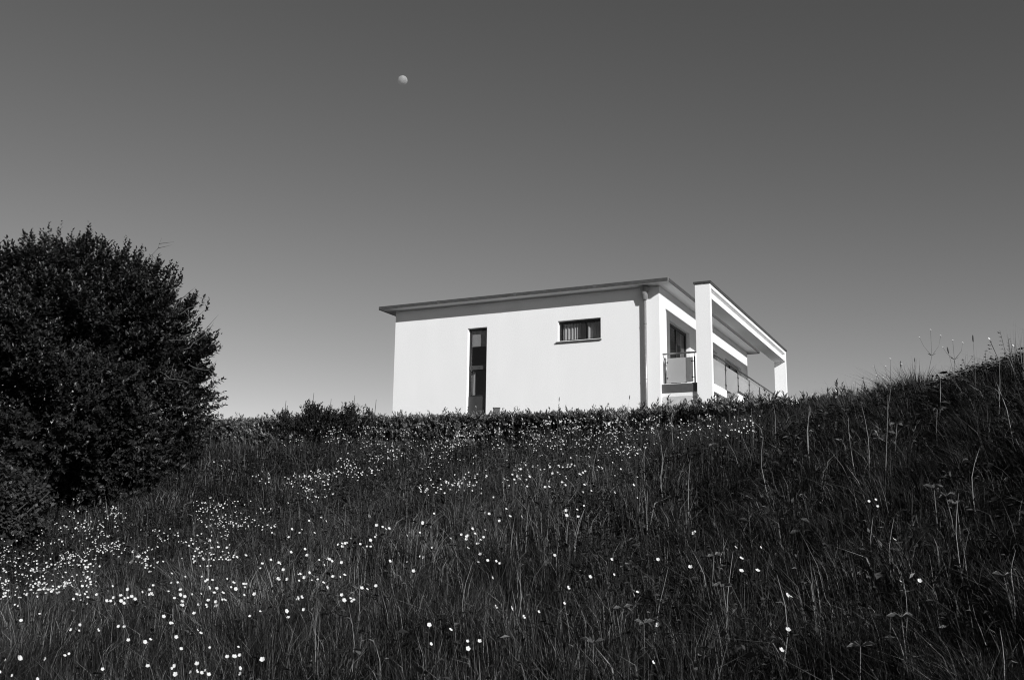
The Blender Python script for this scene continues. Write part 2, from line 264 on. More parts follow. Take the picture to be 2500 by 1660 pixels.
BLOOMS_FAR = """-331,795,35 -331,807,33 -339,807,36 -343,809,33 -334,811,36 -328,817,32 -345,819,34 -342,819,33 -345,828,37 -371,832,36 -344,836,35 -338,838,37 -254,838,36 -374,840,38 -394,840,38 -370,842,36 -416,842,37 -378,842,36 -372,844,34 -232,844,38
-232,844,34 -387,846,37 -416,848,38 -229,848,37 207,848,37 -251,850,32 -395,852,36 -392,852,34 -228,852,35 -249,852,32 -247,852,36 -298,856,37 -229,856,34 -252,856,36 -265,858,35 -251,860,36 -352,862,31 -360,862,35 -369,862,37 -244,862,37
-238,862,35 -251,862,36 204,862,35 109,862,29 -408,864,36 -406,864,35 -355,867,36 -369,867,34 -237,867,32 218,867,30 -381,869,30 -413,869,33 -392,869,33 -377,869,35 -383,869,30 88,869,36 -389,871,35 -248,871,33 -236,871,33 -358,873,30
-352,873,30 -373,873,35 91,873,34 -396,875,38 -379,875,35 -389,875,34 -397,875,37 -256,875,36 -358,877,34 -432,877,36 -247,877,31 -244,877,31 199,877,32 -255,879,35 -254,879,32 -242,879,38 -309,879,34 211,879,37 -382,881,32 -420,881,32
-405,881,31 -273,881,35 -244,883,34 215,883,35 199,883,50 198,883,34 190,883,34 -399,885,38 -388,885,28 -264,885,34 -310,885,33 212,885,38 203,885,37 224,885,35 218,885,33 -423,887,31 -385,887,35 -266,887,30 208,887,38 -368,889,35
-392,889,31 -316,889,37 204,889,35 211,889,38 200,889,50 -438,891,38 -400,891,32 -407,891,34 -261,891,37 -275,891,30 196,891,50 -434,893,32 -440,893,34 207,893,33 186,893,37 -368,895,37 -309,895,37 218,895,36 -320,897,34 -309,897,37
229,897,37 205,897,30 -387,899,32 214,899,31 220,899,33 223,899,35 213,899,38 217,899,35 194,899,31 -413,901,30 -442,901,32 -316,901,34 -418,904,36 207,904,32 204,904,34 -447,906,37 205,906,32 216,906,29 197,906,31 -393,908,30 -417,908,36
-424,908,32 -436,908,29 -260,908,36 -252,908,35 216,908,36 192,908,50 201,908,34 -309,910,36 205,910,33 203,910,30 -392,912,35 228,912,31 -412,914,29 84,914,36 -426,916,30 -400,916,31 -425,916,33 -258,916,31 -26,916,38 187,916,35 206,916,29
51,916,35 63,916,38 -378,918,34 -429,918,34 184,918,34 -327,920,35 182,920,34 201,922,29 220,922,31 221,924,30 232,924,36 115,924,38 -437,926,30 -287,926,32 215,926,31 224,926,35 -273,928,34 118,928,38 229,928,32 218,928,35 216,928,37
-395,930,33 -324,930,37 -280,932,30 229,932,37 95,932,38 -379,934,36 -399,934,36 -469,934,37 -280,934,29 228,934,31 167,934,50 118,934,37 112,934,38 -387,936,31 -395,936,37 85,936,34 81,936,33 52,936,35 -332,938,29 10,938,35 189,938,50
206,941,34 218,941,35 200,941,37 -409,943,30 169,945,50 112,945,37 -409,947,29 -304,947,34 40,947,38 113,947,32 -338,949,31 -287,949,31 -337,949,37 -293,949,37 163,949,37 205,949,38 -444,951,30 -342,951,31 231,951,30 106,951,32 -393,953,30
-432,953,33 -393,953,36 -346,953,37 -283,953,36 -335,953,28 16,953,29 126,953,35 227,953,30 189,953,50 -339,955,29 119,955,38 119,955,37 84,957,36 226,959,35 96,959,37 -399,961,38 -344,961,34 -289,961,28 -343,961,33 189,961,50 206,961,38
101,961,37 105,961,35 130,963,36 214,963,34 225,963,32 101,963,36 109,963,37 -402,965,34 121,965,35 -465,967,30 -292,967,34 221,967,37 184,967,50 113,967,33 -447,969,36 -224,969,37 117,969,37 -445,971,37 -424,971,33 157,971,50 159,971,50
223,971,30 55,971,35 205,973,31 51,973,36 118,973,32 -362,975,33 125,975,37 177,975,37 56,975,37 -398,978,36 -298,978,36 -298,978,28 -355,978,31 10,978,33 239,978,30 111,978,33 73,978,29 108,978,35 -480,980,33 -37,980,31 114,980,65
108,980,36 218,980,29 -456,982,33 -350,982,32 -40,982,35 7,982,37 206,982,36 190,982,31 -458,984,30 111,984,37 199,984,31 125,984,32 63,984,35 -481,986,33 -300,986,29 -302,986,33 129,986,34 115,986,34 -304,988,34 -1,988,29 188,988,36
172,988,37 -481,990,28 124,990,37 190,990,37 49,990,29 -285,992,34 -273,992,30 -51,992,34 129,992,34 159,992,50 170,992,50 107,992,31 134,994,31 135,994,34 134,994,34 142,994,50 -477,996,34 -368,996,32 -81,996,36 8,996,34 11,996,36
148,996,50 197,996,38 48,996,37 -364,998,36 -69,998,37 185,998,38 197,998,33 57,998,35 -459,1000,30 119,1000,35 224,1000,33 34,1000,35 114,1000,35 -456,1002,31 124,1002,35 103,1002,38 -237,1004,38 -308,1006,30 212,1006,28 79,1008,30
-451,1010,33 4,1010,32 148,1010,33 224,1010,31 40,1010,37 -303,1012,35 -369,1012,36 -238,1012,38 135,1012,34 62,1012,35 115,1012,34 -296,1014,30 -320,1014,34 117,1014,65 119,1014,37 138,1014,36 127,1014,37 179,1014,34 48,1014,29 108,1017,34
129,1017,36 103,1017,34 2,1019,37 116,1019,34 130,1019,30 6,1021,29 108,1021,34 122,1021,32 -444,1023,36 109,1023,38 -423,1025,36 -471,1025,31 32,1025,31 -466,1027,31 -327,1027,37 116,1027,36 147,1027,36 183,1027,36 248,1027,33 -485,1031,34
-455,1031,37 -59,1031,37 101,1031,65 204,1031,35 62,1031,31 -55,1033,31 -8,1033,32 139,1033,35 147,1033,50 -472,1035,36 -476,1035,29 -430,1035,29 -363,1035,38 -287,1035,38 -305,1035,34 -3,1035,33 103,1035,31 -306,1037,35 -307,1037,34
10,1037,32 -30,1039,29 234,1039,32 212,1039,33 -375,1041,37 129,1041,28 102,1041,65 196,1041,38 82,1041,36 129,1041,30 31,1041,37 -255,1045,36 -515,1047,35 -77,1047,32 -428,1049,29 -373,1049,32 -53,1049,35 17,1049,28 211,1049,32
-298,1051,38 222,1051,29 -63,1054,31 -48,1054,30 -88,1054,35 -374,1056,29 -59,1056,34 130,1056,36 -253,1058,36 120,1058,65 200,1058,34 105,1058,33 -435,1060,36 -296,1060,34 117,1060,35 -441,1062,35 -59,1062,36 146,1062,31 122,1062,30
-54,1064,32 -6,1064,33 158,1064,50 136,1064,35 147,1066,29 105,1066,33 83,1066,37 -297,1068,36 107,1068,65 105,1068,34 114,1068,65 -446,1070,38 -491,1072,37 7,1072,31 -491,1074,30 -435,1074,35 -528,1074,35 111,1074,35 187,1074,33
-343,1076,34 -394,1076,29 107,1076,38 124,1076,30 180,1078,37 235,1078,35 237,1078,29 -433,1080,30 -533,1080,29 -538,1080,37 -395,1080,33 140,1080,50 116,1080,33 103,1080,33 -82,1082,35 122,1082,35 -491,1084,38 -304,1084,37 149,1084,33
132,1084,32 41,1084,35 56,1084,31 -67,1086,37 -52,1086,35 -538,1088,33 -510,1091,35 72,1091,38 -390,1093,36 -97,1093,35 155,1093,50 219,1093,30 120,1093,28 126,1095,33 121,1097,33 211,1097,37 -37,1099,33 -268,1101,32 -68,1101,36 155,1101,50
-39,1103,30 134,1103,36 120,1103,30 -507,1105,30 -324,1105,35 133,1105,35 223,1105,31 -402,1107,34 -274,1107,32 8,1107,29 111,1107,38 -521,1109,32 -47,1109,31 20,1109,30 11,1109,36 109,1109,31 -58,1111,32 203,1111,36 -463,1113,38
-357,1113,34 -69,1113,34 148,1113,33 -519,1115,28 -41,1115,30 222,1115,36 -473,1117,36 25,1117,37 -499,1119,29 -401,1119,35 -259,1119,29 -4,1119,28 140,1119,38 135,1119,34 101,1119,38 -365,1121,36 -349,1121,29 -7,1121,31 105,1121,65
213,1121,29 -401,1123,33 -295,1123,37 -72,1123,38 -81,1123,31 113,1123,65 -431,1125,33 6,1125,36 120,1125,36 -460,1127,36 -406,1127,28 162,1127,30 198,1127,30 -568,1130,32 -317,1130,29 -285,1130,37 -93,1132,34 213,1132,32 235,1132,30
-411,1134,30 182,1134,37 -403,1136,36 -414,1136,32 280,1136,28 -442,1138,37 -300,1138,36 -87,1138,37 21,1138,29 163,1138,31 -519,1140,33 -557,1140,30 -93,1140,32 142,1140,31 -316,1140,31 -423,1142,34 -56,1144,32 195,1144,34 -304,1146,35
-95,1146,31 -517,1148,35 -485,1148,30 -473,1148,29 -342,1148,30 -569,1150,29 -520,1150,37 -360,1150,33 -398,1150,33 109,1150,35 -512,1152,37 -355,1152,31 -410,1152,32 -289,1152,30 -574,1154,34 -493,1154,32 -91,1154,36 194,1154,31
-541,1156,36 -499,1156,37 -301,1156,29 -57,1156,34 144,1156,30 269,1156,33 -485,1158,35 -393,1158,37 -60,1158,32 -47,1158,29 -527,1160,30 -512,1160,35 -323,1160,33 -299,1160,29 -316,1160,37 130,1162,28 124,1162,32 -572,1164,34 -575,1164,30
168,1164,50 -366,1167,34 -526,1169,37 -545,1169,37 -494,1169,31 -491,1169,29 -562,1169,31 -334,1169,30 -99,1169,30 218,1169,33 -584,1171,35 -491,1171,35 -561,1171,37 -433,1171,33 32,1171,32 -556,1173,31 -505,1173,34 -314,1173,34
-530,1175,31 -548,1175,36 -494,1175,32 20,1175,30 149,1175,50 118,1175,29 -576,1177,28 -404,1177,38 -318,1177,36 -48,1177,31 -60,1177,34 -4,1177,29 135,1177,30 -562,1179,28 -65,1179,36 -53,1179,35 161,1179,37 -300,1181,37 -563,1183,35
-474,1183,32 -510,1183,36 -317,1183,29 214,1183,29 89,1183,33 -455,1185,36 -106,1185,33 120,1185,30 93,1185,35 -590,1187,35 -336,1187,36 110,1187,31 -560,1189,31 -303,1189,34 -307,1189,31 -69,1189,31 -319,1191,33 -86,1191,29 -551,1193,32
-524,1193,30 -76,1193,34 220,1193,32 -554,1195,32 -541,1195,32 -61,1195,30 -554,1197,35 11,1197,36 -558,1199,35 -520,1199,37 -516,1199,32 47,1199,32 127,1199,30 -561,1201,36 244,1204,33 -605,1206,28 -520,1206,36 116,1206,35 -548,1208,38
-583,1208,34 -390,1208,29 -395,1208,37 -319,1208,30 -564,1210,33 -584,1210,30 -593,1210,29 -457,1210,33 -573,1212,28 -551,1212,30 -552,1212,32 -502,1212,31 -522,1212,35 -100,1212,29 -524,1214,31 -545,1214,35 -494,1216,30 -520,1216,37
-565,1216,30 -43,1216,33 181,1216,50 -541,1218,28 -494,1218,31 -524,1218,35 -96,1218,38 10,1218,30 -564,1220,34 -512,1220,29 -461,1220,32 244,1220,30 -541,1222,34 -539,1222,34 -465,1222,29 -424,1222,38 -376,1222,29 -536,1224,37 -343,1224,37
-63,1224,32 6,1224,34 18,1224,36 -567,1226,38 -447,1226,30 -334,1226,29 -524,1228,31 -568,1228,33 -352,1228,35 -347,1228,33 -361,1228,29 -86,1230,37 143,1230,31 -606,1232,31 -422,1232,30 -85,1232,29 -57,1232,31 -530,1234,37 -427,1234,30
211,1234,35 -375,1236,30 179,1236,50 -513,1241,30 -545,1241,30 -594,1243,30 -590,1243,30 -536,1243,38 -615,1243,30 -532,1245,31 -474,1245,29 17,1245,32 -513,1247,35 -550,1249,34 -521,1249,35 -617,1249,30 -345,1249,35 -305,1249,36
-563,1251,37 -542,1253,36 -551,1253,31 -486,1253,35 -358,1253,35 -56,1253,32 -594,1255,34 -501,1255,30 -491,1255,30 -484,1255,31 -300,1255,34 -559,1257,30 -522,1257,32 -111,1257,29 138,1257,37 -489,1259,32 -329,1259,30 -549,1261,29
-534,1261,35 -327,1261,31 -240,1261,38 -551,1263,33 -585,1263,34 -638,1265,29 -544,1265,33 -497,1265,32 -497,1265,34 -480,1265,36 -346,1265,31 -70,1265,36 -532,1267,31 -607,1267,30 -596,1267,31 -426,1267,29 -557,1269,31 -614,1269,33
-555,1269,35 -361,1269,38 -60,1269,29 -70,1269,36 229,1269,29 -557,1271,33 -436,1271,33 -489,1273,32 -416,1273,31 -375,1273,37 -351,1273,31 -557,1275,31 -503,1275,35 -493,1275,38 -53,1275,36 -532,1277,30 -602,1277,28 -573,1277,38
-513,1277,33 -596,1280,32 -634,1280,30 -519,1280,28 -607,1280,31 -443,1280,37 -435,1280,32 -369,1280,34 -620,1282,34 -509,1282,33 29,1282,32 -560,1284,36 -532,1284,34 -623,1284,35 -509,1284,30 -518,1284,32 -512,1284,36 -386,1284,37
-502,1286,30 -424,1286,30 -99,1286,30 -375,1288,38 -532,1290,34 -534,1290,37 -561,1290,37 -307,1290,35 -115,1290,29 4,1290,30 135,1290,38 243,1290,32 -646,1292,34 -540,1292,33 -618,1292,28 -372,1292,32 -355,1292,35 -364,1292,31 -306,1292,28
-524,1294,35 -441,1294,36 -334,1294,34 -365,1294,33 -552,1296,31 -530,1296,36 -430,1296,32 -525,1298,34 -307,1298,37 -84,1298,30 -573,1300,35 -562,1300,30 -237,1300,38 -572,1302,33 -640,1302,35 -601,1302,37 -564,1302,37 -345,1302,33
-369,1302,30 -369,1302,37 -449,1304,31 -376,1304,35 -633,1306,38 -639,1306,35 -571,1306,31 -522,1306,32 -652,1308,34 -440,1308,31 -391,1308,32 -43,1308,29 -513,1310,38 -511,1310,33 -644,1312,35 -359,1312,29 -364,1312,31 -570,1314,31
-242,1314,35 -564,1317,34 -520,1317,30 -525,1317,37 -441,1317,38 -623,1319,32 -378,1319,35 127,1319,30 -516,1321,38 93,1321,32 -557,1323,29 -559,1325,31 -525,1325,31 -452,1325,35 -346,1325,29 -380,1325,33 -639,1327,34 -576,1327,37
-655,1331,29 -528,1331,33 -293,1331,38 -107,1331,35 -660,1333,33 -514,1333,31 -530,1333,37 -262,1333,33 -637,1335,35 -663,1335,37 -575,1335,32 -573,1337,35 -568,1337,31 -532,1337,33 -542,1339,35 -362,1339,34 -664,1341,36 -517,1341,31
-517,1343,37 -397,1343,31 -652,1345,31 -480,1345,36 -378,1345,33 -372,1345,35 -257,1345,31 -677,1347,33 -544,1347,35 -531,1347,36 -465,1347,38 -55,1347,28 -672,1349,30 -537,1349,30 -633,1351,35 -384,1354,34 -238,1354,32 -639,1356,37
-577,1356,30 -374,1356,34 -33,1356,35 -396,1356,35 -270,1358,34 -262,1358,35 -674,1360,33 -547,1360,37 -273,1360,35 -678,1362,33 -642,1362,31 -596,1362,29 -528,1362,32 -391,1362,33 -393,1362,37 -264,1362,36 -681,1364,37 -605,1364,29
-623,1364,33 -681,1364,37 -274,1364,35 -556,1366,34 -624,1366,32 -663,1366,38 -402,1366,38 -549,1368,31 -524,1368,29 -482,1370,36 -480,1372,34 -511,1372,33 -563,1374,37 -560,1374,38 -422,1374,38 -366,1374,32 -419,1374,34 -345,1374,29
-644,1376,33 -596,1376,30 -372,1378,28 -549,1380,34 -279,1380,36 -248,1380,38 -553,1382,33 -392,1382,31 -389,1382,33 -376,1382,33 -581,1384,37 -409,1384,31 -645,1386,30 -643,1386,38 -406,1386,35 -557,1388,29 -337,1388,30 -394,1388,29
-689,1391,34 -687,1391,36 -423,1391,31 -270,1391,30 -411,1391,38 -403,1391,38 -541,1393,30 -377,1393,34 -692,1395,32 -586,1395,32 -578,1395,28 -410,1395,28 -430,1395,35 -212,1395,38 -569,1397,33 -345,1397,30 -285,1397,38 -688,1399,31
-489,1399,34 -419,1399,32 146,1399,29 -632,1401,35 -567,1401,32 -570,1401,30 -368,1401,33 -692,1403,30 -428,1403,29 -643,1405,34 -578,1405,35 -651,1405,33 -406,1405,35 -699,1409,28 -285,1409,33 -413,1409,32 -631,1411,34 -653,1413,28
-558,1413,29 -222,1413,37 -287,1413,29 -599,1415,31 -577,1415,29 -703,1415,35 -621,1415,28 -424,1415,30 -436,1415,35 -364,1415,34 158,1415,29 -402,1415,30 -708,1417,38 -437,1419,34 -383,1419,36 -285,1419,30 -387,1423,30 -440,1423,29
-281,1423,31 -632,1425,34 -698,1425,29 -409,1425,33 -430,1425,35 -293,1425,36 -565,1427,30 -263,1427,29 -520,1430,32 -291,1430,37 -280,1430,28 -286,1430,32 -391,1432,36 -410,1432,35 -669,1434,32 -665,1434,28 -565,1434,30 -637,1438,33
-436,1438,31 -261,1438,35 -303,1438,29 -665,1440,29 -599,1440,33 -661,1442,29 -584,1442,33 -415,1442,29 -283,1442,29 -700,1444,33 -405,1446,31 -200,1446,37 -267,1446,32 -585,1452,37 -302,1452,37 -640,1454,30 -419,1454,36 -400,1454,30
-264,1454,32 -236,1456,37 -436,1458,31 -447,1458,36 -424,1458,28 -413,1464,36 -438,1464,34 -271,1464,30 -111,1464,29 -682,1467,28 -586,1467,30 -566,1467,34 -401,1467,29 149,1469,28 -609,1471,36 -266,1471,36 -633,1473,37 -218,1473,35
-430,1473,33 -593,1475,35 -721,1475,35 -312,1475,38 142,1475,30 -708,1479,33 131,1479,36 159,1481,34 251,1481,32 122,1483,31 -243,1485,37 -575,1487,38 -420,1487,33 -222,1487,35 -600,1489,30 -213,1489,31 -299,1489,29 -323,1491,31
-308,1491,36 281,1491,31 -229,1493,33 -201,1493,31 -286,1493,38 212,1493,34 -455,1495,36 -276,1495,30 -307,1495,38 157,1495,30 -644,1497,29 -599,1497,30 -602,1497,34 -223,1497,34 -313,1497,32 -290,1497,32 -605,1499,31 -322,1499,36
-280,1501,29 -461,1506,30 -711,1506,35 -728,1506,34 -605,1508,31 -229,1508,36 191,1508,28 -642,1510,36 -731,1510,36 -209,1510,35 -133,1510,35 -329,1512,34 -235,1514,35 -301,1514,32 -236,1516,33 -301,1516,34 -611,1518,32 -448,1518,36
-704,1518,30 -230,1518,29 -263,1518,35 -274,1518,37 -328,1518,29 -331,1520,33 -618,1522,34 -662,1522,37 -702,1522,38 -277,1522,29 -701,1524,33 238,1524,33 -307,1526,37 -275,1526,31 -105,1526,36 188,1526,29 -639,1528,33 -454,1528,31
-213,1528,35 -242,1528,37 299,1528,33 -643,1530,37 -676,1530,32 -247,1530,33 -109,1530,31 -6,1530,31 -737,1532,34 -131,1532,37 -476,1534,29 -172,1534,34 -260,1536,35 -616,1538,35 -651,1538,38 -730,1538,36 -291,1538,31 -126,1538,31
-270,1540,33 278,1540,31 -641,1543,33 -467,1543,37 -213,1545,30 -663,1547,34 -466,1547,35 -689,1549,35 -246,1549,32 -642,1551,29 -456,1551,36 -727,1551,35 -740,1551,35 -326,1551,36 -303,1553,34 184,1553,29 -665,1555,34 -640,1555,32
-436,1555,32 -742,1555,31 193,1555,37 -462,1557,31 -246,1557,35 157,1557,35 -207,1561,34 206,1561,36 272,1561,35 -630,1563,34 -235,1563,37 -244,1563,37 -292,1563,35 -287,1563,34 -312,1563,34 -284,1563,33 -289,1565,35 -125,1565,36
-127,1565,36 -610,1567,29 -205,1567,32 -290,1567,36 -58,1567,31 -631,1571,38 -664,1571,37 -454,1571,29 -312,1571,29 -285,1571,29 -345,1571,31 164,1571,30 -613,1573,36 -654,1573,37 -481,1573,37 -353,1573,30 -113,1573,34 -672,1577,29
-640,1577,30 -692,1577,32 -263,1577,31 -233,1577,28 -300,1577,30 -301,1577,31 182,1577,37 -664,1580,32 -250,1580,36 -203,1580,33 -303,1580,36 123,1580,30 -657,1584,31 -766,1584,31 -280,1584,33 -616,1586,32 -637,1586,30 -490,1586,32
-254,1586,36 -280,1586,31 -653,1588,30 -245,1588,36 -340,1588,34 17,1588,29 356,1588,29 -678,1590,38 -219,1590,30 -350,1590,35 -324,1590,32 -303,1590,35 234,1590,37 -609,1592,33 -309,1592,29 -383,1592,37 47,1592,31 -269,1594,30 -306,1594,37
-354,1594,28 222,1594,38 -276,1596,32 -304,1596,30 -354,1596,34 -259,1598,30 -329,1598,35 -610,1600,37 -671,1600,30 -665,1600,33 -332,1600,32 -303,1600,34 -99,1600,35 84,1600,29 -648,1602,32 -484,1602,29 -5,1602,32 -705,1604,34 -662,1604,36
-503,1604,30 -264,1604,36 -215,1604,31 -313,1604,34 -349,1604,29 185,1604,37 -610,1606,36 -725,1606,29 -275,1606,31 -322,1606,29 156,1606,32 -477,1608,33 -227,1608,29 -305,1608,29 -75,1608,36 136,1608,34 -680,1612,28 161,1612,50 299,1612,29
-630,1614,37 -724,1614,35 -262,1614,31 -276,1614,29 232,1614,28 -646,1617,37 -716,1617,30 -772,1617,30 170,1617,32 -707,1619,31 -482,1619,32 -508,1619,33 183,1619,50 127,1619,31 316,1619,29 -252,1621,37 -320,1621,33 148,1621,30 123,1621,38
-659,1623,33 -494,1623,28 -504,1623,34 -782,1623,29 -274,1623,35 -325,1623,29 -396,1623,32 161,1623,32 207,1623,35 265,1623,33 235,1625,50 -674,1627,38 -334,1627,29 -636,1629,36 -722,1629,29 -283,1629,30 -334,1629,30 140,1629,37
-748,1631,30 -348,1631,30 -686,1633,31 227,1633,50 105,1633,35 158,1633,35 -676,1635,32 -314,1635,30 -222,1637,30 -4,1637,32 -232,1639,32 -252,1639,28 -345,1639,31 -353,1639,35 -83,1639,31 -98,1639,34 -191,1639,37 191,1639,31 158,1639,50
83,1639,32 -395,1641,35 114,1641,34 -653,1643,32 -784,1643,28 -261,1643,30 -353,1643,32 -369,1643,31 185,1643,38 100,1643,33 -638,1645,36 -263,1645,32 -273,1645,35 -355,1645,29 242,1645,50 218,1645,50 306,1645,29 -640,1647,36 -688,1647,31
-218,1647,37 -107,1647,34 199,1647,30 225,1647,29 146,1647,35 42,1647,34 -642,1649,34 -642,1649,32 237,1649,31 66,1649,34 -268,1651,32 -409,1651,36 230,1651,50 122,1651,32 -705,1654,29 -329,1654,30 251,1654,50 -649,1656,37 -210,1656,29
124,1656,32 66,1656,35 226,1656,50 312,1656,37 -654,1658,37 -204,1658,35 208,1658,50 134,1658,50 99,1658,32 -4,1660,30 334,1660,31 -234,1662,35 -400,1662,31 -41,1662,32 -204,1662,37 78,1662,36 170,1662,38 -698,1664,28 -220,1664,34
236,1664,32 82,1664,35 -745,1666,28 -277,1666,38 -307,1666,28 -319,1666,30 -121,1666,33 172,1666,50 185,1666,50 -651,1668,32 -646,1668,31 -273,1668,29 -288,1668,37 -222,1668,31 -104,1668,38 -62,1670,29 288,1670,33 331,1670,36 298,1670,36
121,1670,29 -634,1672,29 -658,1672,33 -728,1672,35 237,1672,28 -259,1674,37 -278,1674,29 -58,1674,32 -118,1674,31 -721,1676,31 -231,1676,37 -418,1676,29 222,1676,50 -649,1678,32 -667,1678,29 158,1678,31 231,1678,50 267,1678,32 -646,1680,29
-89,1680,28 177,1680,32 169,1680,50 169,1682,50 -275,1684,37 -272,1684,34 116,1684,30 275,1684,30 -287,1686,38 -192,1686,30 136,1688,50 152,1688,32 -661,1690,30 -727,1690,32 -666,1693,38 160,1693,50 176,1693,29 -661,1695,38 -706,1695,34
-205,1695,31 72,1695,29 223,1695,36 76,1695,37 220,1695,33 242,1695,32 87,1695,37 251,1695,37 -670,1697,29 -176,1697,30 109,1697,35 241,1697,36 169,1697,50 -680,1699,35 95,1699,36 215,1699,34 164,1699,36 -664,1701,36 -752,1701,31 39,1701,29
-671,1703,34 128,1703,65 181,1703,36 40,1703,32 -665,1705,35 -268,1705,29 -186,1705,34 163,1705,50 71,1705,34 237,1705,50 -410,1707,33 -221,1709,34 -108,1709,30 174,1709,34 172,1709,36 251,1709,50 -278,1711,29 -186,1711,37 -195,1711,31
234,1711,50 166,1711,30 101,1713,50 91,1713,37 -669,1715,30 -747,1715,36 -281,1715,32 -237,1715,33 114,1715,29 118,1715,65 240,1715,50 63,1715,34 171,1715,50 -733,1717,35 -290,1717,37 -295,1717,35 169,1717,50 -669,1719,30 -436,1719,35
-122,1719,30 166,1719,50 -220,1721,34 -233,1721,35 -201,1721,36 114,1721,30 171,1721,50 144,1721,36 71,1721,33 113,1721,28 193,1723,32 149,1723,50 107,1723,50 176,1723,50 76,1723,32 92,1723,31 -737,1725,37 242,1725,50 136,1725,31
123,1725,50 -232,1727,33 -202,1727,32 186,1727,32 119,1727,34 -211,1730,29 225,1730,35 348,1730,28 -242,1732,31 -137,1732,29 -134,1732,29 -752,1734,35 -254,1734,29 -418,1734,36 170,1734,50 292,1734,31 -682,1736,33 -436,1736,36 -105,1736,33
-118,1736,35 108,1736,65 40,1736,37 -728,1738,34 -749,1738,32 113,1738,65 -294,1740,31 87,1740,34 172,1740,35 -688,1742,31 50,1742,50 252,1742,50 -686,1744,34 -230,1744,32 -227,1744,32 92,1744,30 195,1746,50 158,1746,30 173,1748,50
299,1748,33 350,1748,36 172,1750,33 220,1750,50 120,1750,50 283,1750,32 122,1752,50 263,1752,50 67,1752,37 185,1752,50 86,1754,65 53,1754,33 -139,1756,32 175,1756,34 138,1756,29 -691,1758,30 -237,1758,28 -113,1758,30 91,1758,32 185,1758,35
96,1758,65 40,1758,33 133,1758,32 -286,1760,37 -452,1760,33 27,1760,31 103,1760,65 163,1760,50 48,1760,50 76,1760,65 113,1760,50 192,1760,33 88,1760,65 56,1762,32 -446,1764,29 33,1764,37 195,1764,65 278,1764,31 183,1767,32 177,1767,50
-758,1769,35 -30,1769,35 -122,1769,37 87,1769,50 143,1769,50 115,1769,30 107,1769,65 132,1771,29 71,1771,34 -439,1773,34 -188,1773,28 169,1773,65 45,1773,36 56,1773,65 -713,1775,31 -103,1775,30 -137,1775,34 42,1775,29 114,1777,50 35,1777,38
-214,1779,37 46,1779,65 107,1779,65 51,1781,29 99,1781,30 126,1781,30 64,1783,65 -770,1785,33 120,1785,50 62,1785,65 160,1785,37 -12,1787,37 133,1787,50 -202,1789,30 170,1789,38 161,1789,36 89,1789,31 242,1791,34 233,1791,37 233,1791,31
154,1791,50 -200,1793,33 -205,1793,37 97,1793,65 -212,1795,35 -212,1795,35 -21,1795,30 -142,1795,37 -108,1795,29 172,1795,50 43,1795,50 107,1795,50 89,1795,65 108,1795,65 145,1797,37 241,1797,34 68,1797,65 -23,1799,35 -90,1799,36
-211,1799,36 176,1799,50 -204,1801,36 69,1801,65 220,1801,50 140,1801,31 118,1803,50 122,1803,50 -95,1806,37 -119,1806,33 78,1806,65 118,1806,50 89,1808,65 156,1808,36 133,1808,30 64,1808,34 194,1810,35 168,1810,36 118,1810,65 -106,1812,32
221,1812,50 231,1812,28 73,1812,50 46,1812,65 -132,1814,32 227,1814,50 108,1814,65 -3,1816,50 66,1816,65 199,1816,50 -109,1818,34 112,1818,32 134,1818,50 167,1818,35 -219,1820,32 71,1820,65 106,1820,50 94,1820,28 71,1822,65 -20,1824,31
-16,1824,29 54,1824,65 193,1824,37 180,1824,50 -13,1826,31 127,1826,50 62,1826,50 -225,1828,32 35,1828,50 2,1828,50 81,1828,50 258,1828,50 102,1828,29 89,1828,29 114,1828,50 70,1828,65 146,1828,28 -22,1830,65 73,1830,65 183,1830,31
178,1830,30 -144,1832,33 44,1832,50 96,1832,30 192,1832,36 33,1834,65 94,1834,65 56,1834,65 76,1836,29 158,1836,36 115,1838,28 -33,1840,28 -39,1840,65 -107,1840,34 91,1840,33 16,1843,31 -35,1843,37 -28,1843,50 -21,1843,65 -162,1843,37
94,1843,65 119,1843,50 260,1843,31 91,1843,65 194,1843,29 42,1845,37 48,1845,37 -313,1847,36 23,1847,50 -219,1847,32 -167,1847,37 94,1847,65 39,1847,28 69,1847,65 94,1847,31 175,1847,29 100,1847,37 191,1847,37 137,1847,33 171,1849,65
61,1849,65 41,1849,65 194,1849,29 52,1851,50 67,1851,65 53,1851,35 -228,1853,32 -139,1853,35 -113,1853,35 99,1853,36 -35,1855,65 73,1855,31 147,1855,28 247,1855,30 180,1855,50 57,1857,32 62,1857,29 191,1857,50 148,1859,65 62,1859,50
195,1859,31 -96,1861,37 133,1861,65 75,1861,50 29,1861,30 -89,1863,50 -140,1863,32 105,1863,50 -25,1865,31 160,1865,32 204,1865,32 -22,1867,50 -95,1869,35 -158,1869,33 94,1869,35 97,1869,50 -108,1871,30 -264,1871,36 -148,1871,31 77,1871,50
190,1871,50 -86,1873,65 -130,1873,37 51,1873,30 177,1873,29 -3,1875,65 26,1875,65 68,1875,65 141,1875,29 3,1877,50 -115,1877,28 -88,1877,50 102,1877,50 -101,1880,50 -244,1880,37 -104,1880,35 232,1880,50 43,1882,50 16,1882,50 -91,1882,34
112,1882,65 81,1882,37 175,1882,65 76,1882,65 -30,1884,50 153,1884,29 112,1884,50 119,1884,50 -94,1886,50 143,1888,50 -77,1890,50 -5,1890,37 80,1890,33 180,1890,50 -83,1892,32 -106,1892,65 -75,1892,50 208,1892,50 37,1894,50 -55,1894,50
39,1894,30 -121,1894,30 -812,1896,36 3,1896,65 -284,1896,32 -111,1896,29 128,1896,50 247,1896,37 -200,1898,36 -17,1898,28 -21,1898,65 -30,1898,50 201,1898,35 157,1898,65 -85,1900,65 -98,1902,36 -226,1902,33 -135,1902,35 184,1902,50
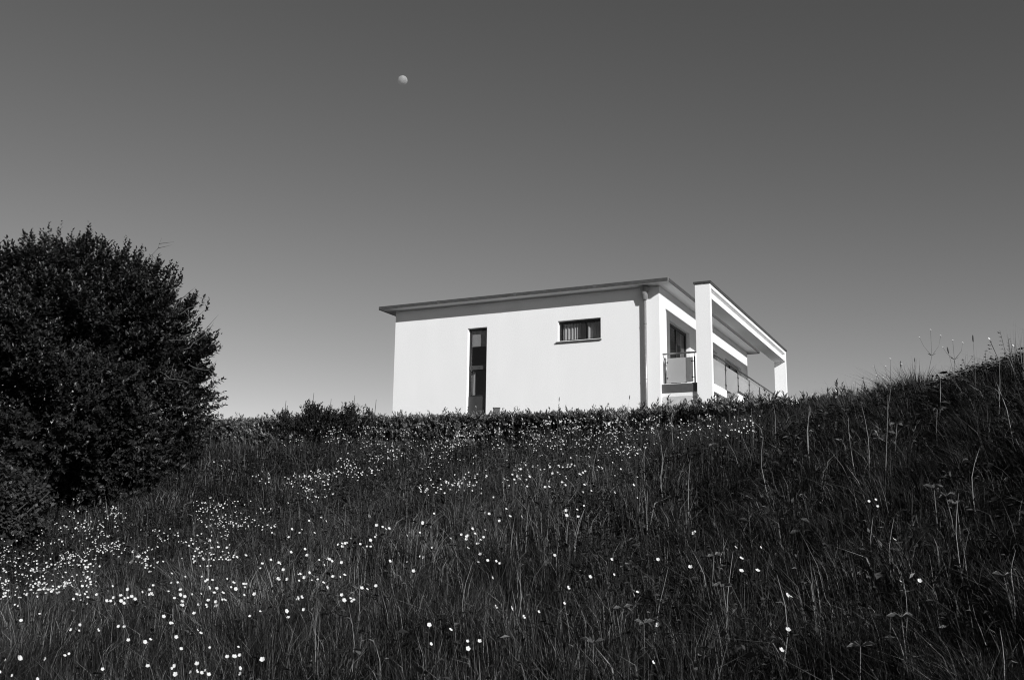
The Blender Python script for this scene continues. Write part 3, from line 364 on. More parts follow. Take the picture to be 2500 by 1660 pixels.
50,1902,50 -99,1904,50 -26,1904,65 201,1904,50 278,1904,36 -534,1904,29 -40,1906,50 -225,1906,29 66,1908,65 -826,1910,36 -827,1910,37 161,1910,30 176,1910,50 -818,1912,37 -28,1912,36 -179,1914,50 -109,1914,36 36,1917,50 123,1917,65
-824,1919,34 -66,1919,65 -17,1919,50 49,1919,50 -144,1919,37 -195,1921,30 -109,1921,29 -112,1923,32 -197,1923,37 134,1923,50 22,1925,50 -242,1925,32 -100,1927,35 -102,1927,50 24,1927,36 61,1927,38 -824,1929,33 -284,1929,37 -79,1929,65
-250,1929,29 73,1929,50 -112,1931,30 -104,1931,50 -861,1933,35 87,1933,34 -858,1935,30 -95,1935,35 -22,1935,50 -100,1935,50 -81,1935,50 -181,1935,29 -148,1937,32 137,1941,65 157,1941,65 -63,1943,36 -245,1943,36 -106,1943,30 -844,1945,31
-133,1945,65 166,1945,33 -562,1945,30 -562,1947,29 -186,1949,65 -125,1949,37 -116,1949,65 112,1949,65 -89,1951,65 130,1951,50 -837,1953,30 -282,1953,32 -108,1953,50 44,1953,38 50,1953,31 35,1956,65 -17,1958,50 -140,1958,36 20,1960,50
-157,1962,30 142,1962,50 -852,1964,30 82,1964,35 -54,1966,50 95,1966,34 -860,1968,30 -289,1968,30 -57,1968,38 -126,1968,65 161,1968,32 95,1968,32 199,1968,32 90,1970,50 142,1970,32 210,1970,36 -563,1972,35 -235,1974,34 -221,1976,30
-116,1976,30 68,1976,65 89,1976,34 -851,1978,32 -133,1978,28 -21,1978,65 -82,1978,29 -21,1978,50 79,1978,65 79,1978,29 112,1978,37 -24,1980,30 -587,1980,34 -17,1982,50 -291,1982,30 105,1984,65 -262,1988,35 188,1988,50 -126,1990,37
-184,1990,65 -173,1993,37 -261,1993,65 77,1993,65 -105,1995,50 -236,1995,65 -17,1995,50 -8,1997,65 41,1997,29 -259,1999,65 -279,1999,34 177,1999,31 -205,2001,50 -267,2001,30 -263,2003,50 72,2003,65 -192,2005,50 111,2005,65 -131,2007,50
-280,2007,65 -101,2007,37 -276,2007,65 -286,2009,37 -192,2011,33 -271,2011,50 -4,2011,50 -290,2013,35 -263,2013,35 22,2013,38 -282,2015,30 -289,2015,50 24,2017,65 -91,2017,30 -188,2017,31 -597,2017,30 108,2019,50 -306,2021,50 66,2021,50
40,2023,38 -245,2025,65 -203,2027,31 -82,2027,50 -87,2027,37 -234,2030,34 -224,2030,50 -179,2030,37 -294,2030,65 -291,2032,65 -258,2034,50 -297,2036,50 -107,2036,30 -272,2036,50 -142,2036,29 -333,2038,50 -211,2038,50 67,2038,65 51,2042,31
-94,2042,31 -214,2046,50 -257,2048,28 -72,2052,50 -188,2052,65 -221,2052,50 -158,2054,37 -334,2058,33 -244,2058,50 -23,2058,50 -347,2060,50 -16,2060,50 -330,2062,34 -256,2064,34 77,2064,50 -357,2066,65 31,2066,29 -204,2066,50 -358,2069,35
-33,2069,50 -376,2071,34 49,2073,31 -281,2073,32 -380,2075,37 -117,2075,36 -300,2075,65 -386,2077,37 -290,2077,50 38,2077,50 -375,2081,37 -366,2083,32 -250,2083,65 -315,2083,50 -321,2085,50 -478,2087,37 -361,2087,32 -374,2087,50
-372,2089,65 27,2091,50 53,2091,31 -353,2093,38 -379,2093,50 -100,2095,30 -312,2097,31 -377,2097,50 -275,2099,50 -463,2101,50 -377,2101,50 -345,2101,34 -312,2101,65 -122,2101,50 -319,2101,50 -272,2101,50 -267,2103,36 -295,2103,36
-351,2106,36 -390,2106,50 -374,2108,50 -322,2110,37 -211,2110,28 -50,2112,33 -283,2112,50 -244,2114,34 -269,2114,50 -123,2116,30 -120,2116,36 -207,2116,29 -231,2118,50 7,2120,30 -330,2120,50 -374,2122,50 -453,2130,29 -473,2130,50
-189,2130,50 -371,2132,38 -238,2132,50 -408,2132,50 -313,2134,36 -301,2134,50 -298,2136,50 -80,2136,38 -313,2136,50 -371,2138,50 -359,2138,36 -327,2138,30 -98,2140,50 -484,2143,30 -381,2145,33 -393,2147,50 -231,2149,38 -390,2153,50
-321,2155,31 -451,2159,34 -490,2159,29 -371,2159,50 -388,2159,38 -323,2159,29 -456,2161,36 -466,2163,34 -234,2163,29 -81,2163,50 -411,2165,37 -35,2165,50 -396,2167,50 -385,2167,30 -302,2167,34 -215,2167,35 -387,2169,50 -276,2169,36
-105,2169,37 -482,2171,32 -365,2171,35 -233,2175,50 -415,2175,50 -395,2177,50 -393,2180,50 -325,2182,34 -401,2184,36 -324,2184,50 -194,2188,37 -397,2190,29 -412,2194,50 -486,2196,34 -469,2196,34 -474,2200,36 -369,2200,34 -392,2204,50
-442,2206,50 -121,2212,37 -377,2212,50 -355,2214,30 -492,2219,37 -386,2219,30 -193,2219,34 -418,2225,34 -385,2225,50 -317,2227,50 -327,2227,50 -383,2231,32 -116,2233,50 -342,2233,50 -397,2235,50 -514,2237,31 -469,2237,37 -395,2237,50
-396,2241,32 -401,2241,32 -495,2245,32 -389,2247,31 -454,2249,50 -405,2253,29 -465,2260,50 -474,2272,29 -377,2272,29 -308,2278,50 -343,2284,50 -245,2290,33 -505,2301,37 -427,2301,32 -425,2305,50 -492,2317,34 -451,2319,65 -335,2321,50
-419,2338,50 -426,2354,32 -426,2354,34 -519,2356,33 -423,2356,31 -441,2434,32"""
STALKS = """p,2.43,8.11,0.03,0.49 p,2.54,7.35,-0.05,0.46 p,2.58,7.21,-0.04,0.59 b,3.09,8.05,0.02,0.61 p,3.34,7.74,0.02,0.41 p,3.48,7.1,0.04,0.6 p,3.38,6.69,-0.08,0.44 p,2.58,6.94,0.05,0.69 p,2.8,6.06,0.04,0.4 b,3.82,8.44,0.0,0.45 b,3.74,8.73,0.03,0.63
s,3.71,8.34,0.01,0.4 s,3.67,7.8,0.03,0.51 s,3.54,8.83,-0.04,0.37 s,5.33,13.0,0.02,0.68 b,4.49,13.0,0.0,0.49 v,3.44,9.71,0.02,0.4 v,3.96,8.64,0.02,0.29 v,4.08,8.64,0.0,0.29 v,4.07,8.3,0.0,0.36 v,4.05,8.09,0.03,0.42 v,4.11,8.09,0.01,0.33
v,4.1,8.5,0.02,0.32 b,3.47,9.41,0.01,0.35 g,4.04,7.91,-0.04,0.48 g,4.05,7.86,-0.05,0.47 g,4.08,7.84,-0.03,0.46 g,4.02,8.77,-0.02,0.31 g,3.97,8.56,-0.01,0.35 g,4.12,8.69,0.05,0.36 p,1.23,8.62,0.02,0.73 p,1.28,8.28,0.01,0.54
p,1.37,7.74,0.03,0.53 p,1.23,9.08,-0.01,0.46 p,2.43,8.11,0.02,0.47 p,1.78,10.78,-0.02,0.59 p,2.33,9.59,0.0,0.44 p,1.05,7.68,0.0,0.41 p,0.49,7.58,0.07,0.42 p,1.97,7.56,-0.06,0.52 p,2.58,9.78,0.01,0.42 p,0.43,7.68,0.03,0.43
p,0.8,9.24,0.01,0.55 b,2.86,13.0,-0.01,0.63 s,1.52,13.0,0.04,0.95 s,0.61,13.0,0.02,1.15 p,-1.07,5.87,-0.01,0.49 p,-0.89,5.83,-0.03,0.48 p,-0.66,6.28,-0.02,0.38 p,-0.23,6.2,0.01,0.55 p,-0.2,6.63,-0.04,0.38 p,0.03,6.49,0.02,0.37
p,-1.0,6.73,0.01,0.41 p,-0.71,5.77,-0.05,0.31 p,0.8,5.79,0.1,0.46 p,1.16,5.52,0.05,0.54 p,0.35,5.28,0.0,0.34 p,1.25,4.93,0.03,0.6 p,0.47,7.35,0.07,0.47 p,0.33,6.82,0.0,0.39 p,2.35,5.28,0.0,0.47 p,2.3,4.7,0.01,0.35 p,2.04,4.31,0.02,0.33
p,1.74,4.66,-0.01,0.33 p,1.87,4.93,0.01,0.4 p,2.18,4.62,-0.06,0.28 p,2.12,5.95,0.01,0.32 p,2.11,5.65,0.03,0.37 p,2.46,4.97,0.01,0.28"""
WEEDS = [[2.51, 5.65], [2.34, 4.76], [1.79, 4.66], [1.53, 4.56], [1.21, 6.12], [0.61, 5.62], [0.71, 5.42], [0.43, 5.17], [2.56, 5.83], [2.81, 7.31], [1.17, 5.46], [3.11, 7.27], [2.46, 5.83]]
CP = [[-2.92, 6.0, 0.27], [-1.26, 5.2, 0.39], [0.02, 4.8, 0.46], [1.1, 4.4, 0.53], [1.98, 4.0, 0.62], [-3.54, 7.2, 0.39], [-1.74, 6.8, 0.61], [0.02, 6.6, 0.85], [1.63, 6.4, 1.17], [2.45, 6.3, 1.46], [2.76, 5.4, 1.47], [-4.36, 8.8, 0.55], [-3.36, 8.9, 0.75], [-2.33, 9.0, 0.97], [-1.25, 9.0, 1.2], [-0.17, 9.3, 1.49], [1.04, 10.0, 1.9], [2.05, 11.0, 2.26], [3.24, 12.0, 2.67], [4.07, 11.5, 2.86], [4.3, 9.8, 2.85], [4.19, 8.0, 2.72], [-5.71, 11.5, 0.54], [-7.52, 15.0, 0.99], [-5.9, 15.5, 1.07], [-8.43, 19.0, 1.52], [-6.91, 20.0, 2.28], [-3.1, 17.0, 2.22], [-3.95, 21.5, 3.06], [-7.99, 26.0, 3.57], [0.02, 16.0, 2.23], [0.03, 21.5, 3.14], [2.83, 19.5, 3.2], [4.48, 18.0, 3.3], [-3.79, 14.5, 1.5], [-1.9, 13.5, 1.71], [0.0, 0.0, 0.0], [-4.0, 0.0, -0.35], [4.0, 0.0, 0.75], [0.0, -5.0, -0.6], [-8.0, -4.0, -1.2], [8.0, -4.0, 1.0], [7.0, 6.0, 2.75], [9.0, 10.0, 3.1], [6.0, 16.0, 3.35], [11.0, 16.0, 3.4], [7.0, 24.0, 3.5], [14.0, 24.0, 3.5], [0.0, 26.5, 3.5], [-4.0, 29.0, 3.55], [-11.0, 31.0, 3.6], [5.0, 33.0, 3.58], [-6.0, 38.0, 3.58], [10.0, 42.0, 3.55], [-14.0, 22.0, 2.3], [-12.0, 14.0, 0.9], [-9.0, 8.0, -0.2], [14.0, 8.0, 3.2], [14.0, 0.0, 2.6], [-16.0, 12.0, 0.8], [-18.0, 26.0, 2.6], [-6.0, 46.0, 3.6], [16.0, 38.0, 3.5], [-18.0, 38.0, 3.4]]

CPA = np.array(CP, float)
def _tps():
    P = CPA; n = len(P)
    d = np.hypot(P[:, None, 0] - P[None, :, 0], P[:, None, 1] - P[None, :, 1])
    K = np.where(d > 0, d * d * np.log(d + 1e-12), 0) + np.eye(n) * .6
    A = np.zeros((n + 3, n + 3)); A[:n, :n] = K; A[:n, n] = 1; A[:n, n + 1:] = P[:, :2]; A[n, :n] = 1; A[n + 1:, :n] = P[:, :2].T
    b = np.zeros(n + 3); b[:n] = P[:, 2]
    return np.linalg.solve(A, b)
TW = _tps()
def noise2(x, y, s=1.0, ph=0.0):
    """cheap smooth noise in -1..1"""
    x = x * s + ph; y = y * s - ph * .7
    return (np.sin(1.7 * x + 1.3 * np.sin(1.1 * y)) * np.cos(1.9 * y + 1.7 * np.sin(.9 * x)) + .6 * np.sin(3.7 * x - 2.9 * y + 1.2) * np.sin(2.3 * y + 4.1 * x) + .4 * np.sin(7.3 * x + 1.1 * y) * np.cos(6.1 * y - 2.2 * x)) / 1.6
def tz(x, y):
    x = np.asarray(x, float); y = np.asarray(y, float); shp = x.shape; x = x.ravel(); y = y.ravel(); out = np.empty(len(x)); n = len(CPA)
    for i in range(0, len(x), 60000):
        a, b = np.clip(x[i:i + 60000], -20, 20), np.clip(y[i:i + 60000], -8, 48)
        d2 = (a[:, None] - CPA[None, :, 0]) ** 2 + (b[:, None] - CPA[None, :, 1]) ** 2
        out[i:i + 60000] = (.5 * d2 * np.log(d2 + 1e-12)) @ TW[:n] + TW[n] + TW[n + 1] * a + TW[n + 2] * b
    far = np.maximum(np.maximum(np.abs(x) - 20, 0), np.maximum(y - 48, 0)) 
    out = out - np.minimum(far * .012, 6) + .05 * np.clip((21 - y) / 4, 0, 1) * np.clip((y - 2) / 2, 0, 1) + .08 * np.exp(-((x - 4.5) ** 2 + (y - 7.8) ** 2) / 3.0) + .035 * noise2(x, y, .9) + .03 * noise2(x, y, 2.6, 3)
    return out.reshape(shp)
def tz1(x, y): return float(tz(np.array([x]), np.array([y]))[0])

def grow(a, step, to):
    r = []; v = a; s = step
    while abs(v) < abs(to): s *= 1.35; v += math.copysign(s, to); r.append(v)
    return r
gx = sorted(grow(-16, .4, -4000)) + list(np.arange(-16, 16.01, .4)) + grow(16, .4, 4000)
gy = sorted(grow(-6, .4, -4000)) + list(np.arange(-6, 46.01, .4)) + grow(46, .4, 4000)
GX, GY = np.meshgrid(gx, gy); GZ = tz(GX, GY)
nx, ny = len(gx), len(gy)
idx = np.arange(nx * ny).reshape(ny, nx)
quads = np.stack([idx[:-1, :-1], idx[:-1, 1:], idx[1:, 1:], idx[1:, :-1]], -1).reshape(-1, 4)
gme = np_mesh('ground', np.stack([GX, GY, GZ], -1).reshape(-1, 3), quads, M['soil'], nsides=4)
gme.polygons.foreach_set('use_smooth', np.ones(len(quads), bool))
tag(link(bpy.data.objects.new('ground', gme)), kind='structure', label='dark meadow ground sloping up to the house')

# ---------------------------------------------------------------- the house; local frame: x right along the front, y back, z up, origin at the front right corner
HYAW = -.4463
HX, HY, HZ = 4.9955, 33.0, EYE + 4.4758 - 2.4
house = empty('house', (HX, HY, HZ), HYAW)
tag(house, 'white flat-roofed modern house with dark roof edge and balcony behind the hedge', 'house')
LEN, DEP, TOP, TH = 10.52, 13.62, 6.33, .36

def wall(axis, s0, s1, z0, z1, at_, th, holes):
    """a slab wall with real openings; axis 'x': runs along x with outer face y=at_; axis 'y': runs along y with outer face x=at_, body behind"""
    ss = sorted({s0, s1} | {h[i] for h in holes for i in (0, 1)}); zz = sorted({z0, z1} | {h[i] for h in holes for i in (2, 3)})
    def hole(i, k):
        if i < 0 or k < 0 or i >= len(ss) - 1 or k >= len(zz) - 1: return True
        c, d = (ss[i] + ss[i + 1]) / 2, (zz[k] + zz[k + 1]) / 2
        return any(h[0] < c < h[1] and h[2] < d < h[3] for h in holes)
    def P(s, dd, z): return (s, at_ + dd, z) if axis == 'x' else (at_ - dd, s, z)
    mb = MB()
    for i in range(len(ss) - 1):
        for k in range(len(zz) - 1):
            if hole(i, k): continue
            a, b, c, d = ss[i], ss[i + 1], zz[k], zz[k + 1]
            q = lambda *pp: mb.add(pp, [(0, 1, 2, 3)])
            q(P(a, 0, c), P(b, 0, c), P(b, 0, d), P(a, 0, d)); q(P(a, th, c), P(a, th, d), P(b, th, d), P(b, th, c))
            if hole(i - 1, k): q(P(a, 0, c), P(a, 0, d), P(a, th, d), P(a, th, c))
            if hole(i + 1, k): q(P(b, 0, c), P(b, th, c), P(b, th, d), P(b, 0, d))
            if hole(i, k - 1): q(P(a, 0, c), P(a, th, c), P(b, th, c), P(b, 0, c))
            if hole(i, k + 1): q(P(a, 0, d), P(b, 0, d), P(b, th, d), P(a, th, d))
    me = bpy.data.meshes.new('wall'); me.from_pydata(mb.v, [], mb.f)
    bm = bmesh.new(); bm.from_mesh(me); bmesh.ops.remove_doubles(bm, verts=bm.verts, dist=.0005); bmesh.ops.recalc_face_normals(bm, faces=bm.faces); bm.to_mesh(me); bm.free()
    me.materials.append(M['plaster'])
    return link(bpy.data.objects.new('wall', me), house)

SW = (-7.36, -6.56, 1.95, 5.41)         # tall slim window
TWN = (-3.74, -2.12, 4.66, 5.395)       # small two-light window
DOORS = [(1.2, 3.76, 2.96, 5.36), (5.9, 7.97, 2.96, 5.36), (9.3, 12.25, 2.96, 5.36)]
wall('x', -LEN, 0, -.4, TOP, 0, TH, [SW, TWN])
wall('y', TH, DEP - TH, -.4, TOP, 0, TH, DOORS)
wall('y', TH, DEP - TH, -.4, TOP, -LEN + TH, TH, [])
wall('x', -LEN, 0, -.4, TOP, DEP - TH, TH, [])
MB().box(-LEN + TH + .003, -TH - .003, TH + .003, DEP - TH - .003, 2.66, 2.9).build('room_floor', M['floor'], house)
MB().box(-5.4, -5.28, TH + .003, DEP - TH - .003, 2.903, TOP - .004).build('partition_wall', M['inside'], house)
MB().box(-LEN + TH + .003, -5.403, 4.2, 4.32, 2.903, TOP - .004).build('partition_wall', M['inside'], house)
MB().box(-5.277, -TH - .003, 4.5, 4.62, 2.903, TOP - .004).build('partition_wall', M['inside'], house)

# roof with overhang, dark edge trim and its joints
RX0, RX1, RY0, RY1 = -LEN - .445, .47, -.51, DEP + .51
roof = MB().box(RX0 + .02, RX1 - .02, RY0 + .02, RY1 - .02, TOP + .022, TOP + .105).build('roof', M['fascia'], house)
MB().box(RX0 + .012, RX1 - .012, RY0 + .012, RY1 - .012, TOP + .003, TOP + .019).build('soffit', M['soffit'], roof)
z0, z1 = TOP - .008, TOP + .112
MB().box(RX0, RX1, RY0 - .02, RY0 + .009, z0, z1).build('roof_edge', M['fascia'], roof)
MB().box(RX0, RX1, RY1 - .009, RY1 + .02, z0, z1).build('roof_edge', M['fascia'], roof)
MB().box(RX0 - .02, RX0 + .009, RY0 + .012, RY1 - .012, z0 + .002, z1 - .002).build('roof_edge', M['fascia'], roof)
MB().box(RX1 - .009, RX1 + .02, RY0 + .012, RY1 - .012, z0 + .002, z1 - .002).build('roof_edge', M['fascia'], roof)
for xj in (-8.35, -5.2, -2.15): MB().box(xj - .05, xj + .05, RY0 - .026, RY0 - .022, z0 - .003, z1 + .008).build('edge_joint', M['joint'], roof)
for yj in (3.2, 7.6, 12.9): MB().box(RX1 + .022, RX1 + .027, yj - .05, yj + .05, z0 - .003, z1 + .008).build('edge_joint', M['joint'], roof)
MB().box(RX1 - .01, RX1 + .03, RY0 - .03, RY0 + .012, z0 - .004, z1 + .014).build('corner_trim', M['zinc'], roof)

# rainwater pipe with hopper
rp = MB().tube([(-.47, -.105, -.2), (-.47, -.105, 5.86)], .046, 16).build('downpipe', M['zinc'], house)
MB().tube([(-.47, -.13, 5.83), (-.47, -.13, 5.87), (-.47, -.14, 6.08), (-.47, -.14, 6.25), (-.47, -.14, 6.27)], [.06, .1, .125, .15, .165], 20).build('hopper', M['zinc'], rp)
for zz in (1.2, 3.1, 5.0): MB().tube([(-.47, -.105, zz), (-.47, -.105, zz + .03)], .053, 16).box(-.485, -.455, -.06, .002, zz, zz + .03).build('pipe_clip', M['zinc'], rp)

def frame_box(x0, x1, z0, z1, y0, y1, w):
    return MB().box(x0, x0 + w, y0, y1, z0, z1).box(x1 - w, x1, y0, y1, z0, z1).box(x0 + w, x1 - w, y0, y1, z0, z0 + w).box(x0 + w, x1 - w, y0, y1, z1 - w, z1)

# tall slim window
x0, x1, zb, zt = SW; e = .003
sw = frame_box(x0 + e, x1 - e, zb + e, zt - e, .165, .235, .06).build('window', M['frame'], house)
MB().box(x0 + .063, x1 - .063, .19, .2, 4.02, zt - .063).build('pane', M['glass'], sw)
MB().box(x0 + .063, x1 - .063, .19, .2, 2.9, 3.86).build('pane', M['glass'], sw)
MB().box(x0 + .02, x1 - .02, .14, .162, 3.865, 4.015).build('transom', M['darkgrey'], sw)
for xb in (-7.22, -6.9): MB().tube([(xb, .138, 3.94), (xb, .128, 3.94)], .014, 10).build('bolt', M['frame'], sw)
MB().box(x0 + .02, x1 - .02, .135, .16, zb + .02, 2.88).build('lower_panel', M['darkpanel'], sw)
MB().box(x0 + .05, x1 - .05, .13, .166, 2.885, 2.92).build('panel_rail', M['frame'], sw)
MB().box(x0 + .07, x1 - .07, .25, .254, 4.775, 5.34).box(x0 + .07, x1 - .07, .245, .26, 4.75, 4.772).build('roller_blind', M['blind'], sw)
def folds(x0, x1, y, z0, z1, amp, per, ph):
    mb = MB(); n = 48; v = []; 
    for i in range(n + 1):
        t = i / n; x = x0 + (x1 - x0) * t; yy = y + amp * math.sin(2 * math.pi * (x - x0) / per + ph + .8 * math.sin(9 * t))
        v += [(x, yy, z0), (x, yy * 1.0 + .01 * math.sin(5 * t), z1)]
    return mb.add(v, [(2 * i, 2 * i + 2, 2 * i + 3, 2 * i + 1) for i in range(n)], True)
folds(x0 + .07, x0 + .2, .32, 2.95, 3.84, .02, .08, .4).build('curtain', M['curtain'], sw)
MB().box(-6.95, -6.6, .9, 1.2, 2.905, 3.2).box(-6.9, -6.65, .95, 1.15, 3.2, 3.32).build('interior_cabinet', M['mid_grey'], sw)

# small window with curtains and sill
x0, x1, zb, zt = TWN
tw = frame_box(x0 + e, x1 - e, zb + e, zt - e, .165, .235, .055).build('window', M['frame'], house)
MB().box(-2.9, -2.76, .16, .23, zb + .06, zt - .06).build('mullion', M['frame'], tw)
MB().box(x0 + .058, -2.903, .19, .2, zb + .058, zt - .058).build('pane', M['glass'], tw)
MB().box(-2.757, x1 - .058, .19, .2, zb + .058, zt - .058).build('pane', M['glass'], tw)
folds(x0 + .1, -2.92, .3, zb + .06, zt - .08, .03, .115, 0).build('curtain', M['curtain'], tw)
folds(-2.74, x1 - .1, .3, zb + .06, zt - .08, .03, .125, 1.1).build('curtain', M['curtain'], tw)
MB().prism_x([(-.06, zb - .07), (.16, zb - .06), (.16, zb - .004), (-.06, zb - .03)], x0 - .05, x1 + .03).build('sill', M['slab'], tw)

# balcony doors on the side wall
for (a, b, c, d) in DOORS:
    dr = MB().box(-.2, -.13, a + e, a + .09, c + e, d - e).box(-.2, -.13, b - .09, b - e, c + e, d - e).box(-.2, -.13, a + .09, b - .09, d - .09, d - e).box(-.2, -.13, a + .09, b - .09, c + e, c + .08).build('balcony_door', M['lframe'], house)
    m_ = (a + b) / 2
    MB().box(-.195, -.135, m_ - .05, m_ + .05, c + .083, d - .093).build('door_stile', M['frame'], dr)
    MB().box(-.17, -.16, a + .093, m_ - .053, c + .083, d - .093).build('pane', M['glass'], dr)
    MB().box(-.17, -.16, m_ + .053, b - .093, c + .083, d - .093).build('pane', M['glass'], dr)
    MB().tube([(-.125, m_ + .0, 3.95), (-.09, m_, 3.95), (-.09, m_ + .12, 3.95)], .011, 8).build('handle', M['steel'], dr)

# portal frame: two posts, grooved beam, dark coping
PX0, PX1, PLEN = 1.25, 1.75, 13.69
portal = MB().prism_y([(PX0, 5.76), (PX1, 5.76), (PX1, 5.955), (PX1 - .24, 5.955), (PX1 - .24, 6.12), (PX1, 6.12), (PX1, 6.25), (PX0, 6.25)], .2, PLEN - .2).build('portal_beam', M['plaster'], house)
MB().box(PX0 - .002, PX1 + .002, 0, .2, -.4, 6.252).build('portal_post', M['plaster'], portal)
MB().box(PX0 - .002, PX1 + .002, PLEN - .2, PLEN, -.4, 6.252).build('portal_post', M['plaster'], portal)
MB().box(PX0 - .05, PX1 + .05, -.05, PLEN + .05, 6.255, 6.318).build('coping', M['coping'], portal)

# balcony slab, lower walls
slab = MB().box(.003, 1.66, .14, 2.4, 2.68, 2.95).build('balcony_slab', M['plaster'], house)
MB().box(.003, PX0 - .006, .11, .137, 2.645, 2.93).build('slab_edge', M['slab'], slab)
MB().box(.003, PX0 - .005, .13, .32, -.4, 2.642).build('lower_wall', M['plaster'], house)
MB().box(.03, PX0 - .02, .118, .127, .2, 2.515).build('wall_panel', M['mid_grey'], house)  # separate grey panel set on the lower wall
lb = wall('x', .003, 1.62, -.4, 3.13, 4.3, .2, [(.72, 1.36, .0, 3.02)])
lb.name = 'lower_wall'
MB().box(1.42, 1.62, 4.503, PLEN - .22, -.4, 3.13).build('lower_wall', M['plaster'], house)
MB().box(.003, 1.415, 4.505, PLEN - .22, 2.68, 2.95).build('balcony_slab', M['plaster'], house)
MB().box(1.4, 1.665, 4.27, PLEN - .22, 3.133, 3.19).build('wall_coping', M['coping'], house)
ld = frame_box(.723, 1.357, .003, 3.017, 4.33, 4.4, .05).build('lower_door', M['plaster'], house)
MB().box(.775, 1.305, 4.36, 4.37, .055, 2.965).build('pane', M['glass'], ld)
cp_ = MB().tube([(1.57, 1.0, -.3), (1.57, 1.0, 2.62)], .045, 14).build('support_column', M['plaster'], house)
MB().tube([(1.57, 1.0, 2.6), (1.57, 1.0, 2.677)], [.06, .1], 14).build('bracket', M['slab'], cp_)

# balustrades: handrail, posts, clamps, frosted panes
def balustrade(p0, p1, posts, deck, panes):
    """p0,p1: plan ends; posts: distances along; panes: (start,end,z0,z1)"""
    d = Vector((p1[0] - p0[0], p1[1] - p0[1], 0)); L = d.length; d.normalize()
    nrm = Vector((d.y, -d.x, 0))
    at_ = lambda s, z, o=0: (p0[0] + d.x * s + nrm.x * o, p0[1] + d.y * s + nrm.y * o, z)
    r = MB().tube([at_(0, 3.995), at_(L, 3.995)], .03, 14).build('handrail', M['steel'], house)
    for s, zb in posts:
        MB().tube([at_(s, zb), at_(s, 3.86)], .025, 10).build('rail_post', M['frame'], r)
        MB().tube([at_(s, 3.86), at_(s, 3.975)], .008, 8).build('rail_pin', M['steel'], r)
    for a, b, c, t in panes:
        q = [at_(a, c, -.006), at_(b, c, -.006), at_(b, c, .006), at_(a, c, .006)]
        MB().add(q + [(x, y, t) for x, y, z in q], [(0, 1, 2, 3), (4, 5, 6, 7), (0, 1, 5, 4), (1, 2, 6, 5), (2, 3, 7, 6), (3, 0, 4, 7)]).build('glass_panel', M['frost'], r)
        for s, k in ((a, -1), (b, 1)):
            for z in (c + .16, t - .14):
                MB().tube([at_(s - k * .03, z, -.02), at_(s - k * .03, z, .02)], .024, 10).tube([at_(s - k * .03, z), at_(s + k * .04, z)], .01, 6).build('clamp', M['lframe'], r)
balustrade((.0, .3), (PX0 - .004, .3), [(.08, 2.9), (1.1, 2.9)], 2.95, [(.13, 1.04, 3.0, 3.84)])
LP = [.62, 2.5, 4.42, 6.32, 8.22, 10.12, 12.02, 13.4]
balustrade((1.6, .22), (1.6, PLEN - .2), [(y - .22, 2.86 if y < 3 else 3.19 if y > 4.3 else 2.95) for y in LP], 2.95,
           [(LP[i] - .22 + .06, LP[i + 1] - .22 - .06, 3.0 if i < 2 else 3.24, 3.84) for i in range(len(LP) - 1)])

# unseen slab added round the house to bounce light under the eaves
bounce = MB().box(-12.2, 5.6, -2.6, 16.2, -.3, .03).build('bounce_slab', M['bounce_surface']); bounce.location = (HX, HY, HZ); bounce.rotation_euler = (0, 0, HYAW)
tag(bounce, kind='structure', label='added light-bouncing slab around the house, out of view')

# two low garden lamps showing above the hedge
def garden_lamp(x, y, top, w, label, round_):
    g = tz1(x, y); o = empty('garden_lamp', (x, y, g))
    h = top - g
    MB().box(-w * .3, w * .3, -w * .3, w * .3, -.1, h - w * 1.1).build('lamp_post', M['lampbody'], o)
    hd = MB().box(-w / 2, w / 2, -w / 2, w / 2, h - w * 1.1, h).build('lamp_head', M['lampbody'], o, bevel=w * (.22 if round_ else .06))
    MB().box(-w * .56, w * .56, -w * .56, w * .56, h + .003, h + .02).build('lamp_cap', M['coping'], o)
    tag(o, label, 'lamp')
garden_lamp(-.37, 25.0, 4.62, .17, 'small dark square garden lamp showing above the hedge under the wide white wall', False)
garden_lamp(4.1, 21.9, 4.46, .2, 'rounded dark garden lamp at the foot of the near balcony post', True)

# ---------------------------------------------------------------- moon
md = Vector((-.10868, .89654, .42943)).normalized(); MD = 6000
mr_ = MD * math.tan(rad(.27))
mv = []; mf = []; nr, na = 24, 48
ax = -md; sx = ax.cross(Vector((0, 0, 1))).normalized(); sy = ax.cross(sx)
for i in range(nr + 1):
    t = math.pi / 2 * i / nr
    for k in range(na):
        a = 2 * math.pi * k / na
        mv.append((ax * math.cos(t) + (sx * math.cos(a) + sy * math.sin(a)) * math.sin(t)) * mr_)
for i in range(nr):
    for k in range(na):
        k2 = (k + 1) % na; mf.append((i * na + k, (i + 1) * na + k, (i + 1) * na + k2, i * na + k2))
mo = MB().add(mv, mf, True).build('moon', M['moon']); mo.location = md * MD + Vector((0, 0, EYE))
tag(mo, 'pale gibbous moon high in the clear sky', 'moon')

